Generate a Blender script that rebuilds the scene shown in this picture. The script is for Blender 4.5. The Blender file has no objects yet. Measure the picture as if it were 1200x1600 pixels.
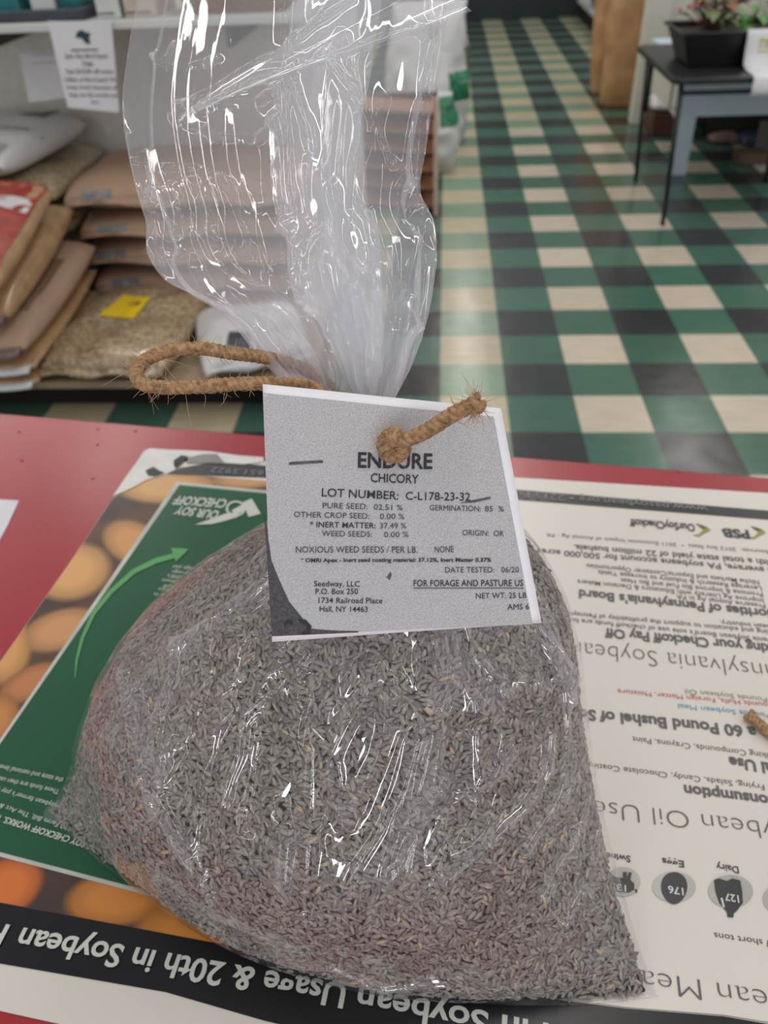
import bpy, bmesh, math, random
import numpy as np
from mathutils import Vector, Matrix
random.seed(7); RNG = np.random.default_rng(11)
SC = bpy.context.scene

# ------------------------------------------------------------------ camera, world, lights, exposure
F_PX, CAM_H = 1238.17, 1.42                       # focal length in pixels of the 1200x1600 frame; camera height
PITCH, YAW, ROLL = (math.radians(a) for a in (38.7876, 5.2572, 2.8495))
FW = np.array([-math.sin(YAW)*math.cos(PITCH), math.cos(YAW)*math.cos(PITCH), -math.sin(PITCH)])
_r0 = np.array([math.cos(YAW), math.sin(YAW), 0.0]); _d0 = np.cross(FW, _r0)
RT = _r0*math.cos(ROLL) + _d0*math.sin(ROLL)
DN = -_r0*math.sin(ROLL) + _d0*math.cos(ROLL)
EYE = np.array([0.0, 0.0, CAM_H])
cam = bpy.data.cameras.new('camera'); cam_ob = bpy.data.objects.new('camera', cam)
SC.collection.objects.link(cam_ob); SC.camera = cam_ob
cam.sensor_fit = 'VERTICAL'; cam.sensor_height = 36.0; cam.lens = F_PX/1600*36.0
cam.clip_start = 0.01; cam.clip_end = 100
cam.dof.use_dof = True; cam.dof.focus_distance = 0.355; cam.dof.aperture_fstop = 11.0
M = Matrix.Identity(4)
for i in range(3):
    M[i][0], M[i][1], M[i][2], M[i][3] = RT[i], -DN[i], -FW[i], EYE[i]
cam_ob.matrix_world = M

world = bpy.data.worlds.new('world'); SC.world = world; world.use_nodes = True
world.node_tree.nodes['Background'].inputs[0].default_value = (0.94, 0.965, 1.0, 1)
world.node_tree.nodes['Background'].inputs[1].default_value = 0.34
SC.view_settings.view_transform = 'Standard'; SC.view_settings.look = 'None'
SC.view_settings.gamma = 1.0; SC.view_settings.use_curve_mapping = False
SC.view_settings.exposure = 0.0
SC.cycles.transparent_max_bounces = 32
SC.cycles.max_bounces = 10
SC.cycles.use_denoising = True

def area(name, loc, sx, sy, power, col=(1, 1, 1), rot=(0, 0, 0)):
    l = bpy.data.lights.new(name, 'AREA'); l.shape = 'RECTANGLE'; l.size = sx; l.size_y = sy
    l.energy = power; l.color = col
    o = bpy.data.objects.new(name, l); SC.collection.objects.link(o); o.location = loc; o.rotation_euler = rot
    return o
WARM = (1.0, 0.95, 0.88)
for x, y, ln, pw_ in ((-3.0, 4.0, 9.0, 62), (-1.95, 6.8, 7.0, 40), (0.28, 5.1, 11.0, 60), (2.35, 5.1, 11.0, 76), (-3.0, -3.6, 6.4, 18), (-1.3, -3.6, 6.4, 18), (0.95, -3.6, 6.4, 18), (2.6, -3.6, 6.4, 18)):   # rows of fluorescent tubes under the shop ceiling
    area('ceiling_lamp', (x, y, 3.1), 0.06, ln, pw_, WARM)
for x in (-1.9, -0.75, 0.55, 1.7):                # unseen fill strips added behind the viewer to brighten under the shelf
    area('fill_strip', (x, -4.2, 1.9), 0.16, 1.6, 19, (0.9, 0.95, 1.0), (math.radians(90), 0, 0))

# ------------------------------------------------------------------ helpers
TZ = 0.95                                         # counter height
def ray(px, py): return FW + RT*(px-600)/F_PX + DN*(py-800)/F_PX
def at(px, py, z):
    v = ray(px, py); return EYE + v*(z-CAM_H)/v[2]
def aty(px, py, y):
    v = ray(px, py); return EYE + v*y/v[1]
def dep(px, py, D): return EYE + ray(px, py)*D
def to_px(P):
    w = P-EYE; zz = w@FW
    return np.stack([600+F_PX*(w@RT)/zz, 800+F_PX*(w@DN)/zz], -1)
def lin(c):
    c = [x/255 for x in c]
    return tuple(x/12.92 if x <= 0.04045 else ((x+0.055)/1.055)**2.4 for x in c) + (1,)

def nodes_of(name):
    m = bpy.data.materials.new(name); m.use_nodes = True
    return m, m.node_tree.nodes, m.node_tree.links, m.node_tree.nodes['Principled BSDF']
def pm(name, rgb, rough=0.6, spec=0.5, var=0.12, scale=30.0, bump=0.0, bscale=None, rgb2=None, coat=0.0, metal=0.0, stretch=None, detail=4, distort=0.0):
    """procedural surface: base colour varied by noise, optional bump"""
    m, N, L, b = nodes_of(name)
    tc = N.new('ShaderNodeTexCoord'); mp = N.new('ShaderNodeMapping'); L.new(tc.outputs['Object'], mp.inputs[0])
    if stretch: mp.inputs['Scale'].default_value = stretch
    nz = N.new('ShaderNodeTexNoise'); nz.inputs['Scale'].default_value = scale; nz.inputs['Detail'].default_value = detail
    nz.inputs['Distortion'].default_value = distort
    L.new(mp.outputs[0], nz.inputs['Vector'])
    c = lin(rgb); c2 = lin(rgb2) if rgb2 else tuple(x*(1-2*var) for x in c[:3])+(1,)
    rp = N.new('ShaderNodeValToRGB'); rp.color_ramp.elements[0].position = 0.3; rp.color_ramp.elements[1].position = 0.7
    rp.color_ramp.elements[0].color = c2; rp.color_ramp.elements[1].color = c
    L.new(nz.outputs['Fac'], rp.inputs[0]); L.new(rp.outputs[0], b.inputs['Base Color'])
    b.inputs['Roughness'].default_value = rough; b.inputs['Specular IOR Level'].default_value = spec
    b.inputs['Metallic'].default_value = metal; b.inputs['Coat Weight'].default_value = coat; b.inputs['Coat Roughness'].default_value = .2 if name == 'red_paint' else .05
    if bump:
        n2 = N.new('ShaderNodeTexNoise'); n2.inputs['Scale'].default_value = bscale or scale*2; n2.inputs['Detail'].default_value = 5
        L.new(mp.outputs[0], n2.inputs['Vector'])
        bp = N.new('ShaderNodeBump'); bp.inputs['Strength'].default_value = bump; bp.inputs['Distance'].default_value = 0.004
        L.new(n2.outputs['Fac'], bp.inputs['Height']); L.new(bp.outputs[0], b.inputs['Normal'])
    return m

def link(o, parent=None):
    SC.collection.objects.link(o)
    if parent is not None:
        o.parent = parent
        o.matrix_parent_inverse = Matrix.Translation(-parent.location)
    return o
def mesh_np(name, V, Fs, m, parent=None, smooth=True):
    """V (n,3); Fs list of (k,4) or (k,3) int arrays or python lists of polygons"""
    me = bpy.data.meshes.new(name)
    if isinstance(Fs, np.ndarray): Fs = [Fs]
    if len(Fs) and isinstance(Fs[0], np.ndarray):
        V = np.asarray(V, np.float32)
        tot = np.concatenate([np.full(len(a), a.shape[1], np.int32) for a in Fs])
        idx = np.concatenate([a.ravel() for a in Fs]).astype(np.int32)
        me.vertices.add(len(V)); me.vertices.foreach_set('co', V.ravel())
        me.loops.add(len(idx)); me.loops.foreach_set('vertex_index', idx)
        me.polygons.add(len(tot)); st = np.concatenate([[0], np.cumsum(tot)[:-1]]).astype(np.int32)
        me.polygons.foreach_set('loop_start', st); me.polygons.foreach_set('loop_total', tot)
        me.update(calc_edges=True)
    else:
        me.from_pydata([tuple(map(float, v)) for v in V], [], [list(map(int, f)) for f in Fs]); me.update()
    me.polygons.foreach_set('use_smooth', np.full(len(me.polygons), smooth))
    ms = m if isinstance(m, (list, tuple)) else [m]
    for x in ms: me.materials.append(x)
    return link(bpy.data.objects.new(name, me), parent)
class MB:
    """collects shapes that make up ONE part"""
    def __init__(s): s.V = []; s.F = []
    def add(s, V, F):
        n = len(s.V); s.V += [tuple(map(float, v)) for v in V]; s.F += [tuple(i+n for i in f) for f in F]; return s
    def box(s, lo, hi):
        x0, y0, z0 = lo; x1, y1, z1 = hi
        return s.add([(x0,y0,z0),(x1,y0,z0),(x1,y1,z0),(x0,y1,z0),(x0,y0,z1),(x1,y0,z1),(x1,y1,z1),(x0,y1,z1)],
                     [(0,3,2,1),(4,5,6,7),(0,1,5,4),(1,2,6,5),(2,3,7,6),(3,0,4,7)])
    def prism(s, poly, z0, z1):
        n = len(poly)
        return s.add([(p[0],p[1],z0) for p in poly]+[(p[0],p[1],z1) for p in poly],
                     [tuple(range(n-1,-1,-1)), tuple(range(n,2*n))]+[(i,(i+1)%n,n+(i+1)%n,n+i) for i in range(n)])
    def hexa(s, a, b):
        return s.add(list(a)+list(b), [(3,2,1,0),(4,5,6,7),(0,1,5,4),(1,2,6,5),(2,3,7,6),(3,0,4,7)])
    def tube(s, pts, rad, k=8, cap=True):
        pts = [Vector(map(float, p)) for p in pts]; n = len(pts)
        rr = rad if hasattr(rad, '__len__') else [rad]*n
        V = []; F = []; u = None
        for i, p in enumerate(pts):
            t = (pts[min(i+1,n-1)]-pts[max(i-1,0)]).normalized()
            if u is None: u = t.orthogonal().normalized()
            else: u = (u - t*u.dot(t)).normalized()
            w = t.cross(u)
            V += [p+(u*math.cos(a)+w*math.sin(a))*rr[i] for a in (2*math.pi*j/k for j in range(k))]
        for i in range(n-1):
            for j in range(k): F.append((i*k+j, i*k+(j+1)%k, (i+1)*k+(j+1)%k, (i+1)*k+j))
        if cap: F += [tuple(range(k-1,-1,-1)), tuple((n-1)*k+j for j in range(k))]
        return s.add(V, F)
    def flat(s, poly): return s.add(poly, [tuple(range(len(poly)))])
    def build(s, name, m, parent=None, smooth=False, bevel=0.0, seg=2):
        o = mesh_np(name, s.V, s.F, m, parent, smooth)
        if bevel:
            b = o.modifiers.new('bevel', 'BEVEL'); b.width = bevel; b.segments = seg; b.limit_method = 'ANGLE'
        return o
def tag(o, label, cat, group=None, kind=None):
    o['label'] = label; o['category'] = cat
    if group: o['group'] = group
    if kind: o['kind'] = kind
    return o
def thing(name, label, cat, loc, group=None):
    o = bpy.data.objects.new(name, None); SC.collection.objects.link(o); o.location = tuple(map(float, loc)); o.empty_display_size = 0.05
    return tag(o, label, cat, group)
def structure(o): o['kind'] = 'structure'; return o

# value noise in numpy
_LAT = RNG.random((32, 32, 32))
def vnoise(P, sc):
    Q = P*sc; I = np.floor(Q).astype(int); f = Q-I; f = f*f*(3-2*f); I = I % 32; J = (I+1) % 32
    g = lambda a, b, c: _LAT[a, b, c]
    x0, y0, z0 = I.T; x1, y1, z1 = J.T; fx, fy, fz = f.T
    a = g(x0,y0,z0)*(1-fx)+g(x1,y0,z0)*fx; b = g(x0,y1,z0)*(1-fx)+g(x1,y1,z0)*fx
    c = g(x0,y0,z1)*(1-fx)+g(x1,y0,z1)*fx; d = g(x0,y1,z1)*(1-fx)+g(x1,y1,z1)*fx
    return (a*(1-fy)+b*fy)*(1-fz)+(c*(1-fy)+d*fy)*fz

# lettering: outlines of the built-in typeface turned into flat mesh
_TC = {}
def glyphs(body, off=0.0):
    k = (body, off)
    if k not in _TC:
        c = bpy.data.curves.new('lettering', 'FONT'); c.body = body; c.offset = off; c.resolution_u = 3
        o = bpy.data.objects.new('lettering', c); SC.collection.objects.link(o)
        dg = bpy.context.evaluated_depsgraph_get(); dg.update(); ev = o.evaluated_get(dg); me = ev.to_mesh()
        V = np.zeros(len(me.vertices)*3); me.vertices.foreach_get('co', V); V = V.reshape(-1, 3)[:, :2].copy()
        Fs = [tuple(p.vertices) for p in me.polygons]
        ev.to_mesh_clear(); bpy.data.objects.remove(o); bpy.data.curves.remove(c)
        _TC[k] = (V, Fs)
    return _TC[k]
_capv = glyphs('H')[0]; CAP = _capv[:, 1].max()
def letter(mb, body, S, E, cap, up, off=0.0, warp=None):
    V, Fs = glyphs(body, off)
    x0, x1 = V[:, 0].min(), V[:, 0].max(); S = np.asarray(S, float); E = np.asarray(E, float)
    ex = (E-S)/(x1-x0); ey = np.asarray(up, float)*cap/CAP
    P = S + (V[:, :1]-x0)*ex + V[:, 1:2]*ey
    if warp is not None: P = warp(P)
    mb.add(P, Fs)

# ------------------------------------------------------------------ setting: floor, walls
TILE = 0.16083*CAM_H; FX0, FY0 = 0.31749*CAM_H, 2.6571*CAM_H
def floor_mat():
    m, N, L, b = nodes_of('checked_tile')
    g = N.new('ShaderNodeNewGeometry'); sp = N.new('ShaderNodeSeparateXYZ'); L.new(g.outputs['Position'], sp.inputs[0])
    def math_(op, a, v=None, c=None):
        n = N.new('ShaderNodeMath'); n.operation = op
        for i, x in enumerate((a, v, c)):
            if x is None: continue
            if hasattr(x, 'is_linked'): L.new(x, n.inputs[i])
            else: n.inputs[i].default_value = x
        return n.outputs[0]
    def par(s, o0, sg):
        q = math_('FLOOR', math_('MULTIPLY', math_('SUBTRACT', s, o0), sg/TILE))
        return math_('GREATER_THAN', math_('FLOORED_MODULO', q, 2.0), 0.5), q
    pi, qi = par(sp.outputs[0], FX0, 1); pj, qj = par(sp.outputs[1], FY0, -1)
    cls = math_('MULTIPLY', math_('ADD', pi, pj), 0.5)
    rp = N.new('ShaderNodeValToRGB'); rp.color_ramp.interpolation = 'CONSTANT'
    e = rp.color_ramp.elements; e[0].position = 0; e[0].color = lin((196, 184, 166))
    e[1].position = 0.75; e[1].color = lin((52, 54, 56)); k = e.new(0.25); k.color = lin((66, 104, 88))
    L.new(cls, rp.inputs[0])
    # tiles in the leftmost column and beyond the tenth row use a paler green and a yellower cream
    pale_run = math_('MAXIMUM', math_('LESS_THAN', qi, -1.5), math_('LESS_THAN', qj, -10.5))
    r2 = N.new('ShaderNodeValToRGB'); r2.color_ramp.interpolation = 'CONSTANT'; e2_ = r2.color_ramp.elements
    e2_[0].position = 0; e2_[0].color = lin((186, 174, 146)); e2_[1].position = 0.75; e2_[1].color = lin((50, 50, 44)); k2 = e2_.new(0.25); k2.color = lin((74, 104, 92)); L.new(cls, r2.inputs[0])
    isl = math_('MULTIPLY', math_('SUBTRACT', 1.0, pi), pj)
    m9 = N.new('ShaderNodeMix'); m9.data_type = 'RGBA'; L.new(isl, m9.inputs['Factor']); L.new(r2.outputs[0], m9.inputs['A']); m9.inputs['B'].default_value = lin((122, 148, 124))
    m8 = N.new('ShaderNodeMix'); m8.data_type = 'RGBA'; L.new(pale_run, m8.inputs['Factor']); L.new(rp.outputs[0], m8.inputs['A']); L.new(m9.outputs['Result'], m8.inputs['B'])
    cb = N.new('ShaderNodeCombineXYZ'); L.new(qi, cb.inputs[0]); L.new(qj, cb.inputs[1])
    wn = N.new('ShaderNodeTexWhiteNoise'); L.new(cb.outputs[0], wn.inputs['Vector'])
    mp = N.new('ShaderNodeMapping'); mp.inputs['Scale'].default_value = (5, 30, 1); L.new(g.outputs['Position'], mp.inputs[0])
    nz = N.new('ShaderNodeTexNoise'); nz.inputs['Scale'].default_value = 1.6; nz.inputs['Detail'].default_value = 5; L.new(mp.outputs[0], nz.inputs['Vector'])
    val = math_('ADD', math_('MULTIPLY', wn.outputs['Value'], 0.16), math_('MULTIPLY', nz.outputs['Fac'], 0.5))
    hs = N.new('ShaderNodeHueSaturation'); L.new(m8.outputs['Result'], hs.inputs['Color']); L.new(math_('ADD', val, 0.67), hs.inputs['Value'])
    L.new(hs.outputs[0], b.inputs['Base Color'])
    n2 = N.new('ShaderNodeTexNoise'); n2.inputs['Scale'].default_value = 14; L.new(g.outputs['Position'], n2.inputs['Vector'])
    L.new(math_('ADD', math_('MULTIPLY', n2.outputs['Fac'], 0.12), 0.16), b.inputs['Roughness'])
    bp = N.new('ShaderNodeBump'); bp.inputs['Strength'].default_value = 0.12; bp.inputs['Distance'].default_value = 0.01
    L.new(n2.outputs['Fac'], bp.inputs['Height']); L.new(bp.outputs[0], b.inputs['Normal'])
    return m
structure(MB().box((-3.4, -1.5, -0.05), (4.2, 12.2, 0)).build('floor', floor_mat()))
M_WALL = pm('wall_paint', (226, 224, 220), 0.7, var=0.03, scale=3)
M_WHITE = pm('white_paint', (206, 208, 206), 0.45, var=0.05, scale=6)
M_CREAM = pm('cream_paint', (205, 202, 190), 0.5, var=0.05, scale=6)
structure(MB().box((-3.4, 3.72, 0), (-0.36, 3.8, 2.2)).build('wall_back', M_WALL))
structure(MB().box((-3.6, -1.5, 0), (-3.4, 12.2, 2.4)).build('wall_left', M_WALL))
structure(MB().box((-3.4, 11.5, 0.34), (4.2, 11.6, 2.6)).build('wall_far', pm('far_wall', (62, 72, 76), 0.4, var=0.2, scale=2)))
M_KICK = pm('dark_blue_base', (34, 42, 48), 0.5, var=0.1, scale=5)
structure(MB().box((-3.4, 11.3, 0), (4.2, 11.5, 0.36)).build('baseboard_far', M_KICK))
_p = at(985, 195, 0)
structure(MB().box((_p[0], _p[1], 0), (_p[0]+0.16, _p[1]+0.1, 2.4)).box((_p[0]+0.16, _p[1]+0.03, 0), (_p[0]+2.6, _p[1]+0.09, 2.4)).build('wall_right', M_CREAM, bevel=0.006))

# ------------------------------------------------------------------ the red counter
def quadline(a, b, x):                             # point of the line a-b at world x
    t = (x-a[0])/(b[0]-a[0]); return a+(b-a)*t
e1, e4 = at(0, 645, TZ), at(1195, 745, TZ)
fl, fr = quadline(e1, e4, -1.0), quadline(e1, e4, 0.85)
nv = np.array([-(e4-e1)[1], (e4-e1)[0], 0]); nv /= np.linalg.norm(nv)
nl, nr = fl-nv*0.92, fr-nv*0.92
M_RED = pm('red_paint', (160, 30, 42), 0.32, spec=.6, coat=.3, var=0.06, scale=9, bump=0.05, bscale=60)
counter = thing('counter', 'red painted shop counter carrying the poster and the bag of seed', 'counter', ((fl+nr)/2)*np.array([1, 1, 0]))
MB().prism([nl[:2], nr[:2], fr[:2], fl[:2]], TZ-0.035, TZ).build('countertop', M_RED, counter, bevel=0.003)
inn = [p*0.94+((fl+nr)/2)*0.06 for p in (nl, nr, fr, fl)]
MB().prism([p[:2] for p in inn], 0.0, TZ-0.036).build('cabinet', pm('dark_red_board', (96, 24, 30), 0.5), counter)
for px, py in ((30, 675), (153, 671), (212, 674), (152, 695), (34, 720), (145, 748), (1060, 738)):   # paint drips
    mb = MB(); c = at(px, py, TZ); R = 0.0022; k = 8
    V = [(c[0]+R*math.cos(6.283*j/k)*s, c[1]+R*0.7*math.sin(6.283*j/k)*s, c[2]+h) for s, h in ((1, 0), (0.6, 0.0011)) for j in range(k)]+[(c[0], c[1], c[2]+0.0014)]
    mb.add(V, [(j, (j+1) % k, k+(j+1) % k, k+j) for j in range(k)]+[(k+j, k+(j+1) % k, 2*k) for j in range(k)])
    mb.build('paint_drip', M_RED, counter, smooth=True)

# ------------------------------------------------------------------ soybean poster lying upside down under the bag
POSTER_W = pm('poster_white', (216, 210, 202), 0.32, var=0.03, scale=5)
M_BAND = pm('poster_dark_grey', (66, 66, 68), 0.3, var=0.08, scale=12)
M_BLACK = pm('poster_black', (16, 17, 22), 0.3, var=0.15, scale=25)
M_GREEN = pm('poster_green', (22, 84, 54), 0.33, var=0.07, scale=14)
M_INK = pm('grey_ink', (92, 92, 94), 0.5, var=0.03)
M_INKD = pm('dark_ink', (66, 66, 70), 0.5, var=0.03)
M_INKL = pm('pale_ink', (132, 132, 134), 0.5, var=0.03)
M_LGREEN = pm('light_green_ink', (92, 158, 96), 0.4, var=0.05)
M_PRWHITE = pm('printed_white', (200, 202, 196), 0.4, var=0.03)
def bean_mat():
    m, N, L, b = nodes_of('printed_soybeans')
    g = N.new('ShaderNodeNewGeometry')
    nz = N.new('ShaderNodeTexNoise'); nz.inputs['Scale'].default_value = 14; L.new(g.outputs['Position'], nz.inputs['Vector'])
    base = N.new('ShaderNodeValToRGB'); base.color_ramp.elements[0].color = lin((58, 50, 50)); base.color_ramp.elements[1].color = lin((98, 68, 50))
    base.color_ramp.elements[0].position = 0.42; base.color_ramp.elements[1].position = 0.62
    L.new(nz.outputs['Fac'], base.inputs[0]); cur = base.outputs[0]
    beans = [((262,762),(88,28),-0.05,(208,160,108)), ((385,752),(60,14),0,(196,150,104)), ((207,848),(40,48),0.8,(202,146,94)), ((112,893),(62,53),0.75,(212,160,104)),
             ((96,985),(64,36),0.35,(198,144,98)), ((6,1015),(44,64),0.5,(206,150,92)), ((50,1068),(54,30),0.7,(184,120,78)), ((-16,1130),(50,50),0.4,(190,128,72)),
             ((10,1388),(60,52),0.15,(208,112,56)), ((190,1402),(92,50),0.1,(206,132,62)), ((320,1446),(120,60),0.15,(204,134,58)), ((440,1505),(120,60),0.2,(198,128,56))]
    for (px, py), (rx, ry), an, col in beans:
        c = at(px, py, TZ); wx = np.linalg.norm(at(px+rx, py, TZ)-c); wy = np.linalg.norm(at(px, py+ry, TZ)-c)
        mp = N.new('ShaderNodeMapping'); mp.vector_type = 'TEXTURE'
        mp.inputs['Location'].default_value = (c[0], c[1], TZ); mp.inputs['Rotation'].default_value = (0, 0, an); mp.inputs['Scale'].default_value = (wx, wy, 1)
        L.new(g.outputs['Position'], mp.inputs[0])
        gr = N.new('ShaderNodeTexGradient'); gr.gradient_type = 'SPHERICAL'; L.new(mp.outputs[0], gr.inputs[0])
        mk = N.new('ShaderNodeValToRGB'); mk.color_ramp.elements[0].position = 0.0; mk.color_ramp.elements[1].position = 0.2; L.new(gr.outputs['Fac'], mk.inputs[0])
        tn = N.new('ShaderNodeValToRGB'); c0 = lin(col); tn.color_ramp.elements[0].color = tuple(x*0.5 for x in c0[:3])+(1,); tn.color_ramp.elements[1].color = c0
        tn.color_ramp.elements[1].position = 0.55; L.new(gr.outputs['Fac'], tn.inputs[0])
        mx = N.new('ShaderNodeMix'); mx.data_type = 'RGBA'; L.new(mk.outputs[0], mx.inputs['Factor']); L.new(cur, mx.inputs['A']); L.new(tn.outputs[0], mx.inputs['B']); cur = mx.outputs['Result']
    L.new(cur, b.inputs['Base Color']); b.inputs['Roughness'].default_value = 0.32
    return m
def up_z(px, py, dz): return at(px, py, TZ)+np.array([0, 0, dz])
poster = thing('poster', 'laminated soybean poster lying upside down on the red counter under the seed bag', 'poster', at(600, 1100, TZ))
nearL, nearR = at(-60, 1567, TZ), at(95, 1601, TZ)
near_far_right = quadline(nearL, nearR, 0.56)
fa, fb = at(797, 747, TZ), at(1200, 772, TZ); far_right = quadline(fa, fb, 0.62)
outline = [at(-190, 1330, TZ), at(0, 1037, TZ), at(108, 883, TZ), at(177, 779, TZ), at(226, 752, TZ), at(272, 737, TZ), at(284, 724, TZ), at(345, 716, TZ), at(410, 722, TZ), fa, fb, far_right, near_far_right, nearR, nearL, at(-190, 1540, TZ)]
MB().prism([p[:2] for p in reversed(outline)], TZ+0.0003, TZ+0.0012).build('sheet', POSTER_W, poster)
def poly(name, pts, m, dz): 
    mb = MB(); P = [up_z(*p, dz) if len(p) == 2 else np.array([p[0], p[1], TZ+dz]) for p in pts]
    a = sum(P[i][0]*P[(i+1) % len(P)][1]-P[(i+1) % len(P)][0]*P[i][1] for i in range(len(P)))
    mb.flat(P if a > 0 else P[::-1]); return mb.build(name, m, poster)
poly('bean_photo', [(-188,1330),(0,1038),(108,884),(177,780),(226,753),(272,742),(400,752),(560,764),(700,1100),(760,1520),(640,1534),(415,1490),(-60,1400),(-188,1378)], bean_mat(), 0.0014)
poly('dark_band', [(282,733),(345,722),(410,729),(797,766),(1200,800),(1330,811),(1330,828),(1200,814),(797,782),(410,748),(262,743)], M_BAND, 0.0016)
poly('black_band', [(-90,1395),(0,1412),(415,1490),(640,1535),(980,1578),(1130,1590),(1420,1640),(1420,1800),(900,1706),(415,1597),(260,1552),(0,1507),(-90,1489)], M_BLACK, 0.0016)
poly('panel_edge', [(276,755),(414,768),(620,790),(700,1500),(262,1409),(-12,1337),(-60,1325),(-60,1298),(0,1159)], pm('panel_line', (196, 198, 190), 0.4), 0.0017)
poly('green_panel', [(281,760),(414,773),(622,795),(700,1493),(262,1402),(-8,1331),(-60,1318),(-60,1306),(0,1167)], M_GREEN, 0.0019)
poly('white_panel', [(560,775),(797,784),(1200,816),(1330,828),(1330,1620),(1130,1588),(980,1576),(700,1540),(640,1530),(600,1100)], POSTER_W, 0.0021)
# torn corner
TORN = pm('torn_paper', (222, 220, 218), 0.6, var=0.06, scale=60, bump=0.4)
poly('torn_corner', [(177,778),(197,748),(214,725),(226,707),(235,703),(262,705),(296,706),(330,708),(372,714),(412,717),(412,724),(382,728),(352,726),(338,712),(300,716),(284,723),(278,735),(262,742),(246,748),(232,751),(205,766)], TORN, 0.0022)
poly('torn_scrap', [(228,738),(240,732),(250,738),(258,742),(244,748),(232,746)], M_BLACK, 0.0024)
poly('torn_scrap', [(272,722),(284,714),(296,716),(288,724),(276,736),(272,730)], M_BLACK, 0.0024)
poly('torn_scrap', [(296,717),(320,712),(340,712),(352,727),(320,726),(292,726)], pm('grey_scrap', (150, 148, 146), 0.5), 0.0023)
# lettering on the poster: (text, first-letter baseline px, last-letter baseline px, capital height px, boldness, ink)
RIGHT = [
 ('www.pasoybean.org • 2215 Forest Hills', (1104,794),(722,763),9.5,.0,'L'), ('651.5922', (413,738.5),(333,733),8,.0,'L'),
 ('OurSoyCheckoff', (1084,822.5),(983,814),11,.035,'D'), ('PSB', (1168,832),(1126,829),12.5,.045,'D'),
 ('Sources:  2012 Soy Stats  •  2011 Economic Impact of Animal Ag - PA', (1199,863),(853,836),5.5,.0,'I'),
 ('with a total state yield of 22 million bushels.', (1212,879),(896,854),8.5,.02,'I'),
 ('On average, PA soybeans account for 500,000 acres', (1222,892),(839,860),8.5,.02,'I'),
 ('Niche Markets and Exports/Container Opportunities', (1184,910),(916,884),7,.005,'I'),
 ('Leverage Research & Industry to Increase Yields', (1188,919.5),(934,894),7,.005,'I'),
 ('Promote & Improve Bio Fuel and Bio Heat', (1190,929),(969,906.5),7,.005,'I'),
 ('Improve Ag Literacy with Educators & Decision Makers', (1191,938.5),(902,908.5),7,.005,'I'),
 ('Preserve Animal Ag in PA', (1194,947),(1056,932),7,.005,'I'),
 ("Priorities of Pennsylvania's Board", (1223,959),(904,924.5),13,.035,'I'),
 ('soybean industry.', (1222,981),(1123,972.5),7,.005,'I'),
 ('marketing and education to support the profitability of Pennsylvania', (1236,991),(866,956.5),7,.005,'I'),
 ("Pennsylvania Soybean Board's sole use of checkoff funds are for soy", (1246,1005),(866,966),7,.005,'I'),
 ('Making your Checkoff Pay Off', (1231,1013),(944,985),14,.035,'I'),
 ('Pennsylvania Soybean', (1252,1047),(893,1005),25,-.018,'I'),
 ('11 Pounds Soybean Oil', (1215,1095),(1069,1080),7,.0,'g'), ('5 Pounds Hulls, Foreign Matter, Moisture', (1217,1103),(964,1080),7,.0,'p'),
 ('44 Pounds Soybean Meal', (1224,1120),(1058,1103),7.5,.0,'b'),
 ('in a 60 Pound Bushel of So', (1206,1143),(903,1110.5),16,.035,'I'),
 ('Caulking Compounds, Crayons, Paint', (1224,1183),(987,1154),8.5,.0,'I'),
 ('Industrial Use', (1288,1210),(1137,1185.5),16,.035,'I'),
 ('Baking, Frying, Salads, Candy, Chocolate Coating', (1246,1236),(917,1194.5),8.5,.0,'I'),
 ('Consumption', (1217,1249),(1067,1230),16,.035,'I'),
 ('Soybean Oil Use', (1258,1295),(927,1253),27,-.018,'I'),
 ('Swine', (984,1340.5),(946,1335),10,.02,'D'), ('Eggs', (1067,1348.5),(1033,1343.5),10,.02,'D'), ('Dairy', (1152,1357.5),(1117,1352),10,.02,'D'), ('Poultry', (1262,1370),(1197,1362),10,.02,'D'),
 ('of short tons', (1209,1474),(1114,1460),9.5,.0,'D'),
 ('Soybean Meal', (1315,1570),(990,1516),33,-.018,'I'),
]
LEFT = [
 ('CHECKOFF', (357,784),(277,778),13,.03,'W'), ('OUR SOY', (345,802),(280,794),13,.03,'W'),
 ('strategic plan', (316,891),(272,886),5.5,.0,'w'), ('long-range', (305,898),(271,894),5.5,.0,'w'), ("in USB's", (297,905),(264,900),5.5,.0,'w'), ('investment', (294,912),(255,907),5.5,.0,'w'),
 ('checkoff', (290,920),(257,916),5.5,.0,'w'), ('producers', (285,927),(250,921),5.5,.0,'w'), ('leaders in', (283,935),(243,929),5.5,.0,'w'),
 ('THE SOY CHECKOFF WORKS. The', (163,1326),(-10,1273),10.5,.02,'w'), ('1990 Farm Bill. The Act & Order', (120,1297),(-28,1248),8,.0,'w'),
 ("soybean farmer's pay into", (92,1259),(-12,1230),8,.0,'w'), ('These funds are then used', (96,1237),(-4,1215),8,.0,'w'), ('the state and national level.', (102,1219),(0,1197),8,.0,'w'),
]
BAND = [('Usage & 20th in Soybean', (543,1541),(39,1453),37,.02,'w'), ('Production', (18,1449),(-190,1412),37,.02,'w'), ('5th in Soybean', (930,1617),(562,1545),38,.02,'w')]
INKS = {'I': M_INK, 'D': M_INKD, 'L': M_INKL, 'W': M_PRWHITE, 'w': M_PRWHITE, 'g': pm('olive_ink', (140, 148, 128), 0.5), 'p': pm('pink_ink', (204, 92, 112), 0.5), 'b': pm('blue_ink', (86, 156, 190), 0.5)}
DZ_TEXT = 0.0025
bins = {}
PARTS = {o.name.split('.')[0]: o for o in poster.children}
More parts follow.
